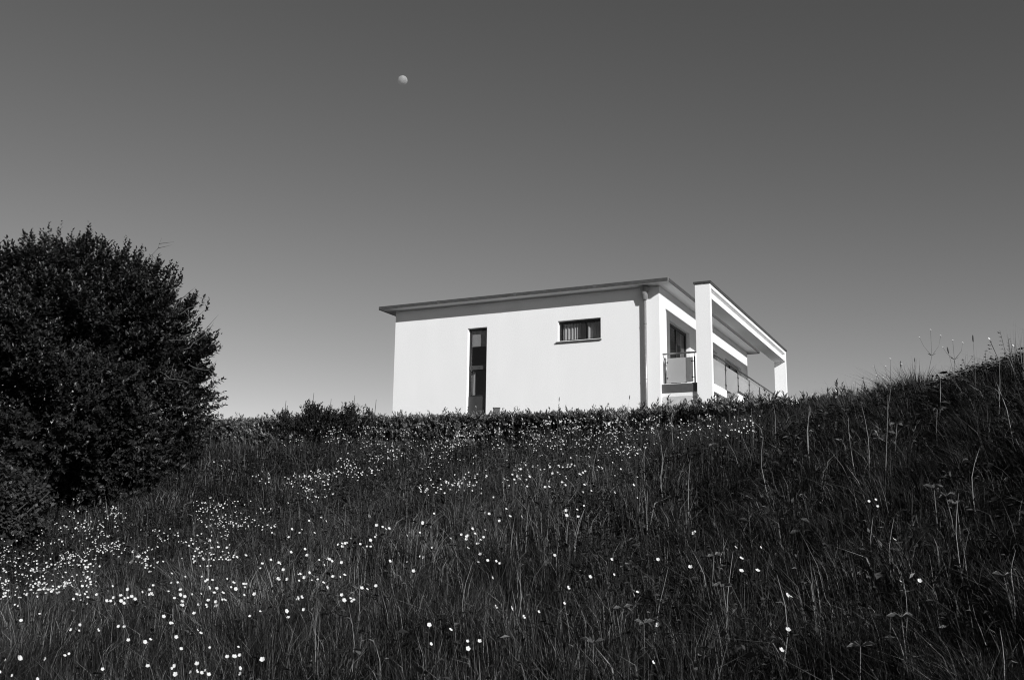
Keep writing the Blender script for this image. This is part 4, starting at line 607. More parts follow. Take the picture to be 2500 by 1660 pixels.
# ---------------------------------------------------------------- leaves
def leaves_mesh(name, pos, direc, nrm, length, width, tone, mat, curl=.15, simple=False):
    """one folded leaf (4 triangles) per row"""
    d = unit(direc); s = unit(np.cross(d, nrm)); n = np.cross(s, d)
    L = length[:, None]; Wd = width[:, None]
    p0 = pos; p1 = pos + d * L * .45 + s * Wd * .5 + n * L * .06; p2 = pos + d * L - n * L * curl; p3 = pos + d * L * .45 - s * Wd * .5 + n * L * .06; pm = pos + d * L * .5 - n * L * .02
    if simple:
        V = np.stack([p0, p1, p2, p3], 1).reshape(-1, 3); b = np.arange(len(pos))[:, None] * 4
        return np_mesh(name, V, np.concatenate([b + [0, 1, 2], b + [0, 2, 3]], 0), mat, np.repeat(tone, 4))
    V = np.stack([p0, p1, p2, p3, pm], 1).reshape(-1, 3)
    b = np.arange(len(pos))[:, None] * 5
    T = np.concatenate([b + [0, 1, 4], b + [1, 2, 4], b + [4, 2, 3], b + [0, 4, 3]], 0)
    return np_mesh(name, V, T, mat, np.repeat(tone, 5))

def shoots(base, axis, length, nleaf, leaf_len, leaf_w, tone, up=.35, spread=.75):
    """leaves set along little shoots; returns arrays for leaves_mesh"""
    n = len(base); ax = unit(axis)
    t = (np.arange(nleaf)[None, :] + rng.uniform(0, 1, (n, nleaf))) / nleaf
    pos = base[:, None, :] + ax[:, None, :] * (t * length[:, None])[..., None]
    r = unit(rng.normal(size=(n, nleaf, 3)))
    r = unit(r - (r * ax[:, None, :]).sum(-1, keepdims=True) * ax[:, None, :])
    d = unit(r * spread + ax[:, None, :] * (.45 + .9 * t[..., None] ** 2) + np.array([0, 0, up * .4]))
    nr_ = unit(ax[:, None, :] * .8 + np.array([0, 0, .6]) + rng.normal(scale=.35, size=(n, nleaf, 3)))
    ll = leaf_len * rng.uniform(.65, 1.15, (n, nleaf)) * (1 - .35 * t ** 3); ww = ll * leaf_w * rng.uniform(.85, 1.15, (n, nleaf))
    tn = np.clip(tone[:, None] + rng.normal(scale=.16, size=(n, nleaf)), 0, 1)
    f = lambda a: a.reshape(-1, *a.shape[2:])
    return f(pos), f(d), f(nr_), f(ll), f(ww), f(tn)

def branch_pts(p0, p1, n, wob):
    p0, p1 = Vector(p0), Vector(p1); L = (p1 - p0).length
    return [p0.lerp(p1, i / n) + Vector(rng.normal(size=3) * wob * L * math.sin(math.pi * i / n * .9 + .1)) * (0 if i in (0, n) else 1) for i in range(n + 1)]

# ---------------------------------------------------------------- the big round tree on the left
TC = np.array([-9.12, 20.0, 4.5]); TR = np.array([2.42, 2.25, 2.36])
tree = empty('tree', (-8.7, 20.0, tz1(-8.7, 20.0)))
tag(tree, 'large round dark leafy tree at the left edge of the meadow', 'tree')
inv = Vector(tree.location)
def rel(p): return Vector(p) - inv
def lump(u):
    a = np.arctan2(u[:, 1], u[:, 0]); e = u[:, 2]
    return 1 + .10 * np.sin(3.1 * a + 2 * e) * np.cos(4.3 * e + .6) + .085 * np.sin(7.3 * a - 5.1 * e + 1.3) + .06 * np.sin(13 * a + 9 * e)
def squash(u):
    # fuller shoulders, drawn in below on the right, as the silhouette is
    p = 2.75; k = (np.abs(u) ** p).sum(1) ** (-1 / p); k = k * lump(u)
    low = np.clip(-u[:, 2] - .25, 0, 1); return k * (1 - .2 * low * np.clip(u[:, 0] + .15, 0, 1) - .05 * low)
NS = 19000
u = unit(rng.normal(size=(NS, 3))); u[:, 1] = np.where(rng.random(NS) < .3, -np.abs(u[:, 1]), u[:, 1])
rr = np.where(rng.random(NS) < .66, rng.uniform(.84, 1.0, NS), rng.uniform(.35, .88, NS))
base = TC + u * np.where(u[:, 2:] < 0, TR * np.array([1.09, 1, 1.16]), TR) * (squash(u) * rr)[:, None]
keep = base[:, 2] > tz(base[:, 0], base[:, 1]) + .1
# hollow seen through on the lower left, and some shaded pockets between the boughs
hole = ((base[:, 0] + 9.95) / .26) ** 2 + ((base[:, 2] - 3.75) / .36) ** 2 < 1
pocket = (noise2(base[:, 0], base[:, 2] * 1.1 + base[:, 1] * .5, .95, 2.2) < -.33) & (rr > .8)
keep &= ~hole & ~pocket
base, u, rr = base[keep], u[keep], rr[keep]
axis = unit(u * np.array([1, 1, .7]) + np.array([0, 0, .55]) + rng.normal(scale=.3, size=u.shape))
ln = rng.uniform(.16, .38, len(base)) * np.where(u[:, 2] > .6, 1.1, 1.0)
tn = np.clip(.42 + .25 * noise2(base[:, 0], base[:, 2], 1.6) + rng.normal(scale=.12, size=len(base)), 0, 1)
A = shoots(base, axis, ln, 14, .1, .56, tn, .35, .9)
# leader shoots breaking the outline at the top and the one on the right
lead = [(-9.62, 20, 7.2, -.12, .62), (-9.3, 19.9, 7.2, .0, .6), (-9.05, 20, 7.18, .03, .5), (-8.8, 20, 7.15, .08, .45), (-8.45, 19.9, 7.1, .1, .45), (-8.05, 20, 7.05, .05, .5), (-7.75, 20, 6.95, .15, .42), (-7.3, 20, 6.75, .25, .45), (-6.95, 20, 6.5, .3, .45), (-10.1, 20, 6.95, -.1, .5), (-10.4, 20, 6.75, -.3, .45), (-10.75, 20, 6.55, -.4, .4),
        (-6.25, 19.8, 5.15, .85, .55), (-6.35, 19.8, 5.05, .6, .45), (-6.1, 19.8, 5.05, .5, .42), (-6.7, 19.8, 5.75, .5, .4), (-6.2, 19.8, 4.6, .6, .3), (-6.5, 19.8, 6.0, .4, .35)]
lb_, la_, ll_ = [], [], []
for x, y, z, dx, L in lead:
    z -= .06 if z > 6.4 else .05; x -= .1
    for q in range(8 if z > 6.4 else 18):
        lb_.append((x + rng.normal() * .09, y + rng.normal() * .07, z + rng.normal() * .05)); la_.append((dx + rng.normal() * .13, rng.normal() * .13, 1 if abs(dx) < .45 else .55)); ll_.append(L * rng.uniform(.45, 1.08))
B = shoots(np.array(lb_), np.array(la_), np.array(ll_), 15, .095, .55, np.full(len(lb_), .4))
C_ = [np.concatenate([a, b]) for a, b in zip(A, B)]
C_[0] = C_[0] - np.array(inv)
tag(link(bpy.data.objects.new('crown', leaves_mesh('crown', *C_, M['tree'], simple=True)), tree), kind='stuff')
tb = MB()
limbs = []
for k in range(7):
    a = 2 * math.pi * k / 7 + .4; top = TC + np.array([math.cos(a) * 1.5, math.sin(a) * 1.3, .8 + .6 * math.sin(k * 2.1)])
    limbs.append(branch_pts((-8.7 + .12 * math.cos(a), 20 + .12 * math.sin(a), inv.z + .35), top, 6, .04))
MB().tube([(0, 0, -.2), (.01, 0, .2), (0, .02, .5)], [.24, .19, .17], 12).build('trunk', M['bark'], tree)
for lp in limbs:
    lm = MB().tube([rel(p) for p in lp], list(np.linspace(.1, .03, len(lp))), 8).build('limb', M['bark'], tree)
    for j in range(5):
        tb = MB(); i = 2 + j % 4; q = Vector(lp[i]); u_ = (q - Vector(TC)).normalized() + Vector(rng.normal(size=3) * .5) + Vector((0, 0, .4))
        bp = branch_pts(q, q + u_.normalized() * rng.uniform(.8, 1.4), 4, .06); tb.tube([rel(p) for p in bp], [.026, .021, .017, .012, .006], 5); tb.build('branch', M['bark'], lm)
# bare twigs on the right side, as the picture shows them
for a, b in [((-6.95, 19.6, 5.75), (-6.42, 19.6, 6.35)), ((-6.75, 19.6, 5.75), (-6.35, 19.6, 6.0)), ((-6.7, 19.6, 5.45), (-6.33, 19.6, 5.72)), ((-6.65, 19.6, 5.3), (-6.0, 19.6, 5.55)), ((-6.6, 19.6, 5.05), (-6.02, 19.6, 5.42)), ((-6.45, 19.6, 4.75), (-5.82, 19.6, 4.5)), ((-7.4, 19.2, 5.25), (-6.65, 19.3, 5.15)), ((-7.35, 19.5, 6.75), (-7.15, 19.5, 7.35)), ((-7.75, 19.4, 6.6), (-7.45, 19.4, 7.0)), ((-6.9, 19.2, 4.55), (-6.3, 19.3, 4.35))]:
    bp = branch_pts(a, b, 5, .04); mb = MB().tube([rel(p) for p in bp], [.009, .008, .0065, .005, .004, .002], 5)
    for j in range(2, 5):
        q = Vector(bp[j]); dd = (Vector(b) - Vector(a)).length
        mb.tube([rel(q), rel(q + Vector((rng.normal() * .1 + .08, rng.normal() * .08, rng.normal() * .12 + .06)) * dd * 2.2)], [.006, .002], 4)
    mb.build('bare_twig', M['twig'], tree)

# low bush at the lower left, bigger rounder leaves
bush = empty('bush', (-7.75, 15.2, tz1(-7.75, 15.2)))
tag(bush, 'low broad-leaved bush at the lower left, in front of the big tree', 'bush')
n = 1500; u = unit(rng.normal(size=(n, 3))); u[:, 2] = np.abs(u[:, 2]) * np.where(rng.random(n) < .8, 1, -.4)
g0 = tz1(-7.75, 15.2)
base = np.array([-8.15, 15.3, g0 + .3]) + u * np.array([1.1, .75, 1.1]) * (rng.uniform(.5, 1, n) ** .5 * (1 + .1 * np.sin(5 * u[:, 0] + 7 * u[:, 2])))[:, None]
A = list(shoots(base, unit(u + np.array([.0, -.1, .3])), rng.uniform(.1, .25, n), 7, .085, .72, np.clip(rng.normal(.5, .2, n), 0, 1), .1, 1.0)); A[0] = A[0] - np.array(bush.location)
tag(link(bpy.data.objects.new('foliage', leaves_mesh('foliage', *A, M['bush'])), bush), kind='stuff')
mb = MB()
for k in range(9):
    a = k * .7; mb.tube([(.1 * math.cos(a), .1 * math.sin(a), -.1), (.4 * math.cos(a), .3 * math.sin(a), .6), (.8 * math.cos(a), .5 * math.sin(a), 1.0 + .2 * math.sin(3 * a))], [.025, .017, .006], 6)
mb.build('stem', M['bark'], bush)

# ---------------------------------------------------------------- hedges in front of the house
def hedge(name, label, path, depth, leaf_len, leaf_w, nsh, nleaf, shoot_len, ragged, sprigs):
    P = np.array(path, float)                # x, y of the front edge, z of the clipped top
    seg = np.hypot(*np.diff(P[:, :2], axis=0).T); cum = np.r_[0, np.cumsum(seg)]
    o = empty(name, (P[len(P) // 2, 0], P[len(P) // 2, 1] + depth / 2, tz1(P[len(P) // 2, 0], P[len(P) // 2, 1] + depth / 2)))
    tag(o, label, 'hedge')
    t = rng.uniform(0, cum[-1], nsh); f = np.stack([np.interp(t, cum, P[:, i]) for i in range(3)], 1)
    tang = np.stack([np.interp(t, cum[:-1], np.diff(P[:, 0]) / seg), np.interp(t, cum[:-1], np.diff(P[:, 1]) / seg)], 1); tang = unit(tang)
    nor = np.stack([tang[:, 1], -tang[:, 0]], 1); nor *= np.where(nor[:, 1:] > 0, -1, 1)      # towards the meadow
    g = tz(f[:, 0], f[:, 1]); H = f[:, 2] - g
    dens = noise2(t, t * 0, 1.3, 3)
    ontop = rng.random(nsh) < .42
    dd = np.where(ontop, rng.uniform(0, depth, nsh), rng.uniform(-.05, .22, nsh) + .07 * noise2(t, H * 0, 3))
    zz = np.where(ontop, H - rng.uniform(.02, .2, nsh) + ragged * dens * .5, H * rng.uniform(.0, .95, nsh))
    gaps = (noise2(t, zz, 2.1, 5) < -.42) & ~ontop
    base = np.c_[f[:, 0] - nor[:, 0] * dd, f[:, 1] - nor[:, 1] * dd, g + zz - shoot_len * .5]
    ax = np.c_[nor * np.where(ontop, .12, .65)[:, None], np.where(ontop, 1.0, .75)] + rng.normal(scale=.28, size=(nsh, 3))
    ln = rng.uniform(.5, 1.2, nsh) * shoot_len
    k = ~gaps; tn = np.clip(.42 + .2 * dens + rng.normal(scale=.2, size=nsh), 0, 1)
    A = list(shoots(base[k], ax[k], ln[k], nleaf, leaf_len, leaf_w, tn[k], .5, .7))
    if sprigs:
        tt = rng.uniform(0, cum[-1], sprigs); ff = np.stack([np.interp(tt, cum, P[:, i]) for i in range(3)], 1)
        bb = ff + np.c_[rng.normal(size=sprigs) * .1, rng.uniform(0, depth, sprigs), rng.uniform(-.15, .0, sprigs)]
        Bq = shoots(bb, np.c_[rng.normal(size=(sprigs, 2)) * .3, np.ones(sprigs)], rng.uniform(.7, 1.5, sprigs) * shoot_len, nleaf, leaf_len, leaf_w * .9, np.full(sprigs, .45), .6, .5)
        A = [np.concatenate([a, b]) for a, b in zip(A, Bq)]
    A[0] = A[0] - np.array(o.location)
    tag(link(bpy.data.objects.new('foliage', leaves_mesh(name, *A, M['hedge'], simple=True)), o), kind='stuff')
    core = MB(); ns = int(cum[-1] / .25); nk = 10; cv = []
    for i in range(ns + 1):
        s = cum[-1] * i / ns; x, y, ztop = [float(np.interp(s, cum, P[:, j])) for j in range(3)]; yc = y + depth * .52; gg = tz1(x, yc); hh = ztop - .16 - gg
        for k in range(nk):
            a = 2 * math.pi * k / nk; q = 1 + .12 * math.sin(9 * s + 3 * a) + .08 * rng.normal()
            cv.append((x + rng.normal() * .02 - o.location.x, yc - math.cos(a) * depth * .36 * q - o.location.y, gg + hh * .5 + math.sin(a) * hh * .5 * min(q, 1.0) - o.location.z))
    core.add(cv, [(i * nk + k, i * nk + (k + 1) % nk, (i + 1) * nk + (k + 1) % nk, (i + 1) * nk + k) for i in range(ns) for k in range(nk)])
    core.build('dark_core', M['core'], o)  # solid dark core standing in for the shaded twigs inside the hedge
    mb = MB()
    for s in np.arange(.2, cum[-1], .45):
        x, y, ztop = [float(np.interp(s, cum, P[:, i])) for i in range(3)]; y += depth * .5; gg = tz1(x, y)
        mb.tube([(x - o.location.x, y - o.location.y, gg - .1 - o.location.z), (x + rng.normal() * .05 - o.location.x, y - o.location.y, (gg + ztop) / 2 - o.location.z), (x + rng.normal() * .08 - o.location.x, y - o.location.y, ztop - .15 - o.location.z)], [.025, .018, .008], 6)
    mb.build('stem', M['bark'], o)
    return o
hedge('clipped_hedge', 'long clipped small-leaved hedge below the wide white front wall', [(-14, 30.5, 4.6), (-9.6, 28.6, 4.62), (-8.97, 28.3, 4.60), (-6.11, 27.0, 4.55), (-3.01, 25.3, 4.43), (.02, 23.5, 4.33), (2.0, 21.9, 4.22), (2.45, 21.45, 4.08)], .8, .085, .46, 14000, 10, .15, .06, 330)
hedge('laurel_hedge', 'loose large-leaved laurel hedge below the balcony', [(2.25, 21.45, 3.98), (2.7, 21.0, 4.12), (3.74, 20.0, 4.10), (4.69, 18.8, 4.03), (5.31, 18.0, 3.98), (6.36, 16.8, 3.93), (7.4, 15.8, 3.9)], .8, .125, .34, 4200, 10, .2, .1, 170)

# taller wild shrub growing through the hedge on its left half
shrub = empty('wild_shrub', (-4.8, 25.3, tz1(-4.8, 25.3)))
tag(shrub, 'wispy wild shrub rising above the clipped hedge left of the house', 'shrub')
sb, sa, sl_ = [], [], []
for cx, top, w, k in [(-5.75, 4.56, .24, 90), (-5.05, 4.74, .2, 130), (-4.65, 4.6, .26, 110), (-4.1, 4.7, .18, 120), (-3.6, 4.62, .12, 50), (-4.8, 4.5, .75, 520), (-5.0, 4.25, 1.0, 420)]:
    for q in range(k):
        dx, dz = rng.normal() * w * .55, abs(rng.normal()) * .28
        sb.append((cx + dx, 25.25 + rng.normal() * .15, top - dz - .12)); sa.append((dx * 1.2 + rng.normal() * .25, rng.normal() * .25, 1)); sl_.append(rng.uniform(.12, .26))
A = list(shoots(np.array(sb), np.array(sa), np.array(sl_) * .8, 8, .085, .4, np.clip(rng.normal(.3, .15, len(sb)), 0, 1), .5, .65)); A[0] = A[0] - np.array(shrub.location)
tag(link(bpy.data.objects.new('foliage', leaves_mesh('foliage', *A, M['bush'])), shrub), kind='stuff')
mb = MB(); sz = shrub.location.z
for cx, top in [(-5.75, 4.8), (-5.05, 5.0), (-4.6, 4.85), (-4.0, 4.95), (-3.45, 4.85), (-5.3, 4.7), (-4.3, 4.7)]:
    mb.tube([(cx * .5 + 2.4, 0, -.1), (cx + 4.8 - .05, 0, (top - sz) * .5), (cx + 4.8, -.05, top - sz)], [.02, .013, .005], 5)
mb.build('stem', M['bark'], shrub)

# ---------------------------------------------------------------- meadow grass
def hedge_y(x): return np.interp(x, [-12, -8.97, -6.11, -3.01, .02, 2.09, 3.74, 4.69, 5.31, 6.36, 8], [29.5, 28.4, 27.1, 25.4, 23.6, 21.9, 20.1, 18.9, 18.1, 16.9, 15.2])
def scatter(n, y0, y1, marg=1.2):
    y = np.sqrt(rng.uniform(y0 * y0, y1 * y1, int(n))); x = rng.uniform(-1, 1, int(n)) * (.56 * y + marg)
    k = (y < hedge_y(x)) & (x < 9)
    k &= rng.random(len(x)) < np.clip(.62 + .45 * noise2(x, y, 1.1, 1) + .4 * noise2(x, y, 3.1, 8), .08, 1)
    return x[k], y[k]
def blades(x, y, h, w, tone, lean, bend):
    n = len(x); z = tz(x, y) - .02
    a = rng.uniform(0, 2 * math.pi, n); side = np.stack([np.cos(a), np.sin(a), np.zeros(n)], 1) * (w * .5)[:, None]
    b = np.stack([x, y, z], 1); ld = np.stack([lean[0], lean[1], np.zeros(n)], 1)
    up = np.array([0, 0, 1.0])
    m = b + up * (h * .55)[:, None] + ld * (h * .35)[:, None]
    t = b + up * (h * (1 - .25 * bend))[:, None] + ld * (h * (.8 + .6 * bend))[:, None]
    V = np.stack([b - side, b + side, m - side * .85, m + side * .85, t], 1).reshape(-1, 3)
    i = np.arange(n)[:, None] * 5
    T = np.concatenate([i + [0, 1, 3], i + [0, 3, 2], i + [2, 3, 4]], 0)
    return V, T, np.repeat(tone, 5)
def field_lean(x, y, sc_):
    n = len(x); bank = np.clip((x - .3) / 3, 0, 1) * np.clip((13 - y) / 4, 0, 1)
    lx = .16 * noise2(x, y, .8, 4) + rng.normal(scale=sc_, size=n) * (1 + .6 * bank) - .32 * bank; ly = .12 * noise2(x, y, .7, 9) + rng.normal(scale=sc_, size=n) - .05
    return lx, ly
def tone_field(x, y): return .5 * noise2(x, y, .55, 7) + .5 * noise2(x, y, 2.3, 2)
parts = []
for n_, y0, y1, wmin, kd in [(260000, 3.0, 7.5, .0034, 30), (230000, 7.5, 12.5, .0040, 18), (150000, 12.5, 19, .006, 10), (90000, 19, 29, .009, 6)]:
    x, y = scatter(n_, y0, y1)
    n = len(x); area = .56 * (y1 * y1 - y0 * y0) + 2.4 * (y1 - y0)
    cx, cy = scatter(int(kd * area), y0, y1); K = len(cx); ci = rng.integers(0, K, n)                 # tussocks
    inc = rng.random(n) < .62
    sp = rng.uniform(.03, .085, K)[ci] * (1 + .04 * y0); ox, oy = rng.normal(size=n) * sp, rng.normal(size=n) * sp
    x = np.where(inc, cx[ci] + ox, x); y = np.where(inc, cy[ci] + oy, y)
    bank = np.clip((x - .3) / 3, 0, 1) * np.clip((13 - y) / 4, 0, 1)
    h = rng.uniform(.09, .42, n) * (1 + .28 * noise2(x, y, .6, 6)) * (1 - .44 * bank) * np.where(inc, rng.lognormal(0, .28, K)[ci], .85)
    broad = rng.random(n) < .12
    w = wmin * rng.uniform(.55, 1.4, n) * np.where(broad, 2.3, 1); bend = np.where(broad, rng.uniform(.6, 1.4, n), rng.uniform(0, .9, n))
    lx, ly = field_lean(x, y, .18); cl = rng.normal(scale=.2, size=(K, 2))
    lx = lx + np.where(inc, cl[ci, 0] + ox * 3.2, 0); ly = ly + np.where(inc, cl[ci, 1] + oy * 3.2, 0)
    lit_brow = np.exp(-((y - np.interp(x, [-5, -1, 1, 3], [8.2, 8.5, 9.6, 11.5])) / 1.1) ** 2) * np.clip(1.9 - x, 0, 1)  # sunlit crest: light painted into the blade tone as a paler band
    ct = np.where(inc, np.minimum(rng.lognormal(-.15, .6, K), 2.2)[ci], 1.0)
    tone = np.clip((.012 + rng.gamma(.4, .25, n) * (1 + .6 * tone_field(x, y))) * ct * (1 + 1.7 * lit_brow) * (1 + .25 * np.exp(-((x + .5) / 3.5) ** 2)) * (1 - .35 * bank), .0, 1)  # blade tone also paints in the shade of the right bank
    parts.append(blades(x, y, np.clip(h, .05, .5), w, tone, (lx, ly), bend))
# broken, lying stems
x, y = scatter(5000, 3.2, 14); n = len(x); a = rng.uniform(0, 6.28, n); q = rng.uniform(.6, 1.8, n)
parts.append(blades(x, y, rng.uniform(.15, .3, n), rng.uniform(.002, .004, n), np.clip(rng.gamma(2, .14, n), 0, 1), (np.cos(a) * q, np.sin(a) * q), rng.uniform(0, .5, n)))
# thin flowering culms, paler and straighter
for n_, y0, y1, wmin in [(4500, 3.6, 8, .0024), (8500, 8, 14, .003), (11000, 14, 27, .0048)]:
    x, y = scatter(n_, y0, y1)
    tone = np.clip(rng.gamma(1.4, .2, len(x)) + .05, 0, 1); h = rng.uniform(.24, .5, len(x)) * (1 - .4 * np.clip((x - .3) / 3, 0, 1) * np.clip((13 - y) / 4, 0, 1))
    kk = rng.random(len(x)) > .75 * np.clip((x - .8) / 2, 0, 1) * (y < 13); x, y, tone, h = x[kk], y[kk], tone[kk], h[kk]
    parts.append(blades(x, y, h, wmin * rng.uniform(.7, 1.2, len(x)), tone, field_lean(x, y, .1), rng.uniform(0, .25, len(x))))
off = 0; VV, TT, NN = [], [], []
for V, T, N in parts: VV.append(V); TT.append(T + off); NN.append(N); off += len(V)
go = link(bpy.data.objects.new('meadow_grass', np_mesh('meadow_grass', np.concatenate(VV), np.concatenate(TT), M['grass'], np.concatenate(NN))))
tag(go, 'tall dark meadow grass covering the slope', 'grass', kind='stuff')
# low leafy herbs between the blades
x, y = scatter(190000, 3.0, 22); x2, y2 = scatter(90000, 3.2, 11); kk = x2 > .4; x, y = np.r_[x, x2[kk]], np.r_[y, y2[kk]]; n = len(x)
zl = tz(x, y) + rng.uniform(.02, .29, n) * (1 - .45 * np.clip((x - .6) / 2, 0, 1) * (y < 13)) * (1 + .45 * noise2(x, y, 1.5))
d = unit(np.c_[rng.normal(size=(n, 2)), rng.uniform(-.1, .7, n)]); nn = unit(np.c_[rng.normal(size=(n, 2)) * .5, np.ones(n)])
L = rng.uniform(.015, .05, n) * np.where(rng.random(n) < .12, 1.6, 1) * np.where(y > 12, 1.5, 1)
ho = link(bpy.data.objects.new('meadow_herbs', leaves_mesh('meadow_herbs', np.c_[x, y, zl], d, nn, L, L * rng.uniform(.3, .6, n), np.clip(rng.gamma(.55, .17, n), 0, 1), M['grass'], simple=True)))
tag(ho, 'small-leaved herbs growing low between the grass', 'herbs', kind='stuff')

# ---------------------------------------------------------------- meadow flowers
def bloom_geo(mb, r, tilt, az, c, cup):
    c = Vector(c); q = Matrix.Rotation(az, 3, 'Z') @ Matrix.Rotation(tilt, 3, 'X'); off_ = rng.uniform(0, 1)
    for k in range(5):
        a = 2 * math.pi * (k + off_) / 5; w_ = .8
        pt = lambda rr_, aa, zz: c + q @ Vector((math.cos(aa) * rr_, math.sin(aa) * rr_, zz))
        mb.add([pt(0, a, 0), pt(.75 * r, a - w_, cup * .45 * r), pt(r, a - .26, cup * r), pt(r, a + .26, cup * r), pt(.75 * r, a + w_, cup * .45 * r)], [(0, 1, 2, 3, 4)])
stem_me = []; bloom_me = []
for v in range(8):
    bx, by = rng.normal(scale=.05, size=2)
    stem_me.append((MB().tube([(0, 0, -.05), (bx * .3, by * .3, .4), (bx, by, 1.0)], [.0016, .0014, .0011], 4).mesh('stem', M['fstem']), bx, by))
    mb = MB(); bloom_geo(mb, .0128, rng.uniform(.4, 1.25), rng.uniform(-.7, 1.2), (0, 0, 0), rng.uniform(.3, .95))
    me = mb.mesh('blossom', M['petal']); bloom_me.append(me)
def rows(s): return [tuple(float(q) / 100 for q in t.split(',')) for t in s.split()]
near, far_ = rows(BLOOMS_NEAR), rows(BLOOMS_FAR)
allb = sorted(near, key=lambda t: t[1]); solo, rest = allb[:300], allb[300:] + far_
gz = tz(np.array([t[0] for t in solo]), np.array([t[1] for t in solo]))
def to_px(x, y, z):
    """where a point falls in the picture, only used to word the labels"""
    q = Vector((x, y, z - EYE)); d = q.dot(F); return q.dot(Rv) / d, -q.dot(Uv) / d
ORD = ['first', 'second', 'third', 'fourth', 'fifth', 'sixth', 'seventh', 'eighth', 'ninth', 'tenth']
def nth(k):
    if k < 10: return ORD[k]
    k += 1; return '%d%s' % (k, 'th' if 10 < k % 100 < 14 else {1: 'st', 2: 'nd', 3: 'rd'}.get(k % 10, 'th'))
BANDS = [(.305, 'along the bottom edge'), (.27, 'just above the bottom edge'), (.245, 'in the lower meadow'), (.222, 'below the middle of the meadow'), (.2, 'across the middle of the meadow'), (.165, 'in the upper near meadow'), (-9, 'high on the near slope')]
tell = {}
for i, (x, y, h) in enumerate(solo):
    px_, py_ = to_px(x, y, gz[i] + h); bnd = next(n_ for v_, n_ in BANDS if py_ > v_)
    side_ = 'right bank' if px_ > .17 else 'middle' if px_ > -.17 else 'left half'
    tell.setdefault((bnd, side_), []).append((px_, i))
flab = {}
for (bnd, side_), lst in tell.items():
    for k, (_, i) in enumerate(sorted(lst)): flab[i] = ('white meadow flower %s, %s from left within the %s' % (bnd, nth(k), side_), 'white flowers ' + bnd)
for i, (x, y, h) in enumerate(solo):
    sm, bx, by = stem_me[i % 8]
    o = empty('meadow_flower', (x, y, float(gz[i])), float(rng.uniform(-.5, .5)))
    s = link(bpy.data.objects.new('stem', sm), o); s.scale = (1, 1, h)
    b = link(bpy.data.objects.new('blossom', bloom_me[(i * 3 + i // 8) % 8]), o); b.location = (bx, by, h); k = rng.uniform(.6, 1.12); b.scale = (k, k, k)
    la, gr = flab[i]; tag(o, la, 'flower', gr)
gz = tz(np.array([t[0] for t in rest]), np.array([t[1] for t in rest]))
fm = MB(); fs = MB()
for i, (x, y, h) in enumerate(rest):
    onbank = x > .8 and y < 14
    if onbank and i % 5 < 2: continue
    r = .0112 * rng.uniform(.55, 1.2) * (1.1 if y > 14 else .7 if onbank else 1)
    bloom_geo(fm, r, rng.uniform(.4, 1.25), rng.uniform(-.7, 1.2), (x, y, gz[i] + h + (.0 if y < 14 else .08)), rng.uniform(.3, .9))
    fs.tube([(x + rng.normal() * .02, y, gz[i] - .02), (x, y, gz[i] + h + (.0 if y < 14 else .08))], [.0015, .0012], 3, False)
fo = fm.build('distant_flowers', M['petal']); tag(fo, 'many small white flowers scattered over the far meadow up to the hedge', 'flowers', kind='stuff')
st_ = fs.build('stems', M['fstem'], fo); tag(st_, kind='stuff')

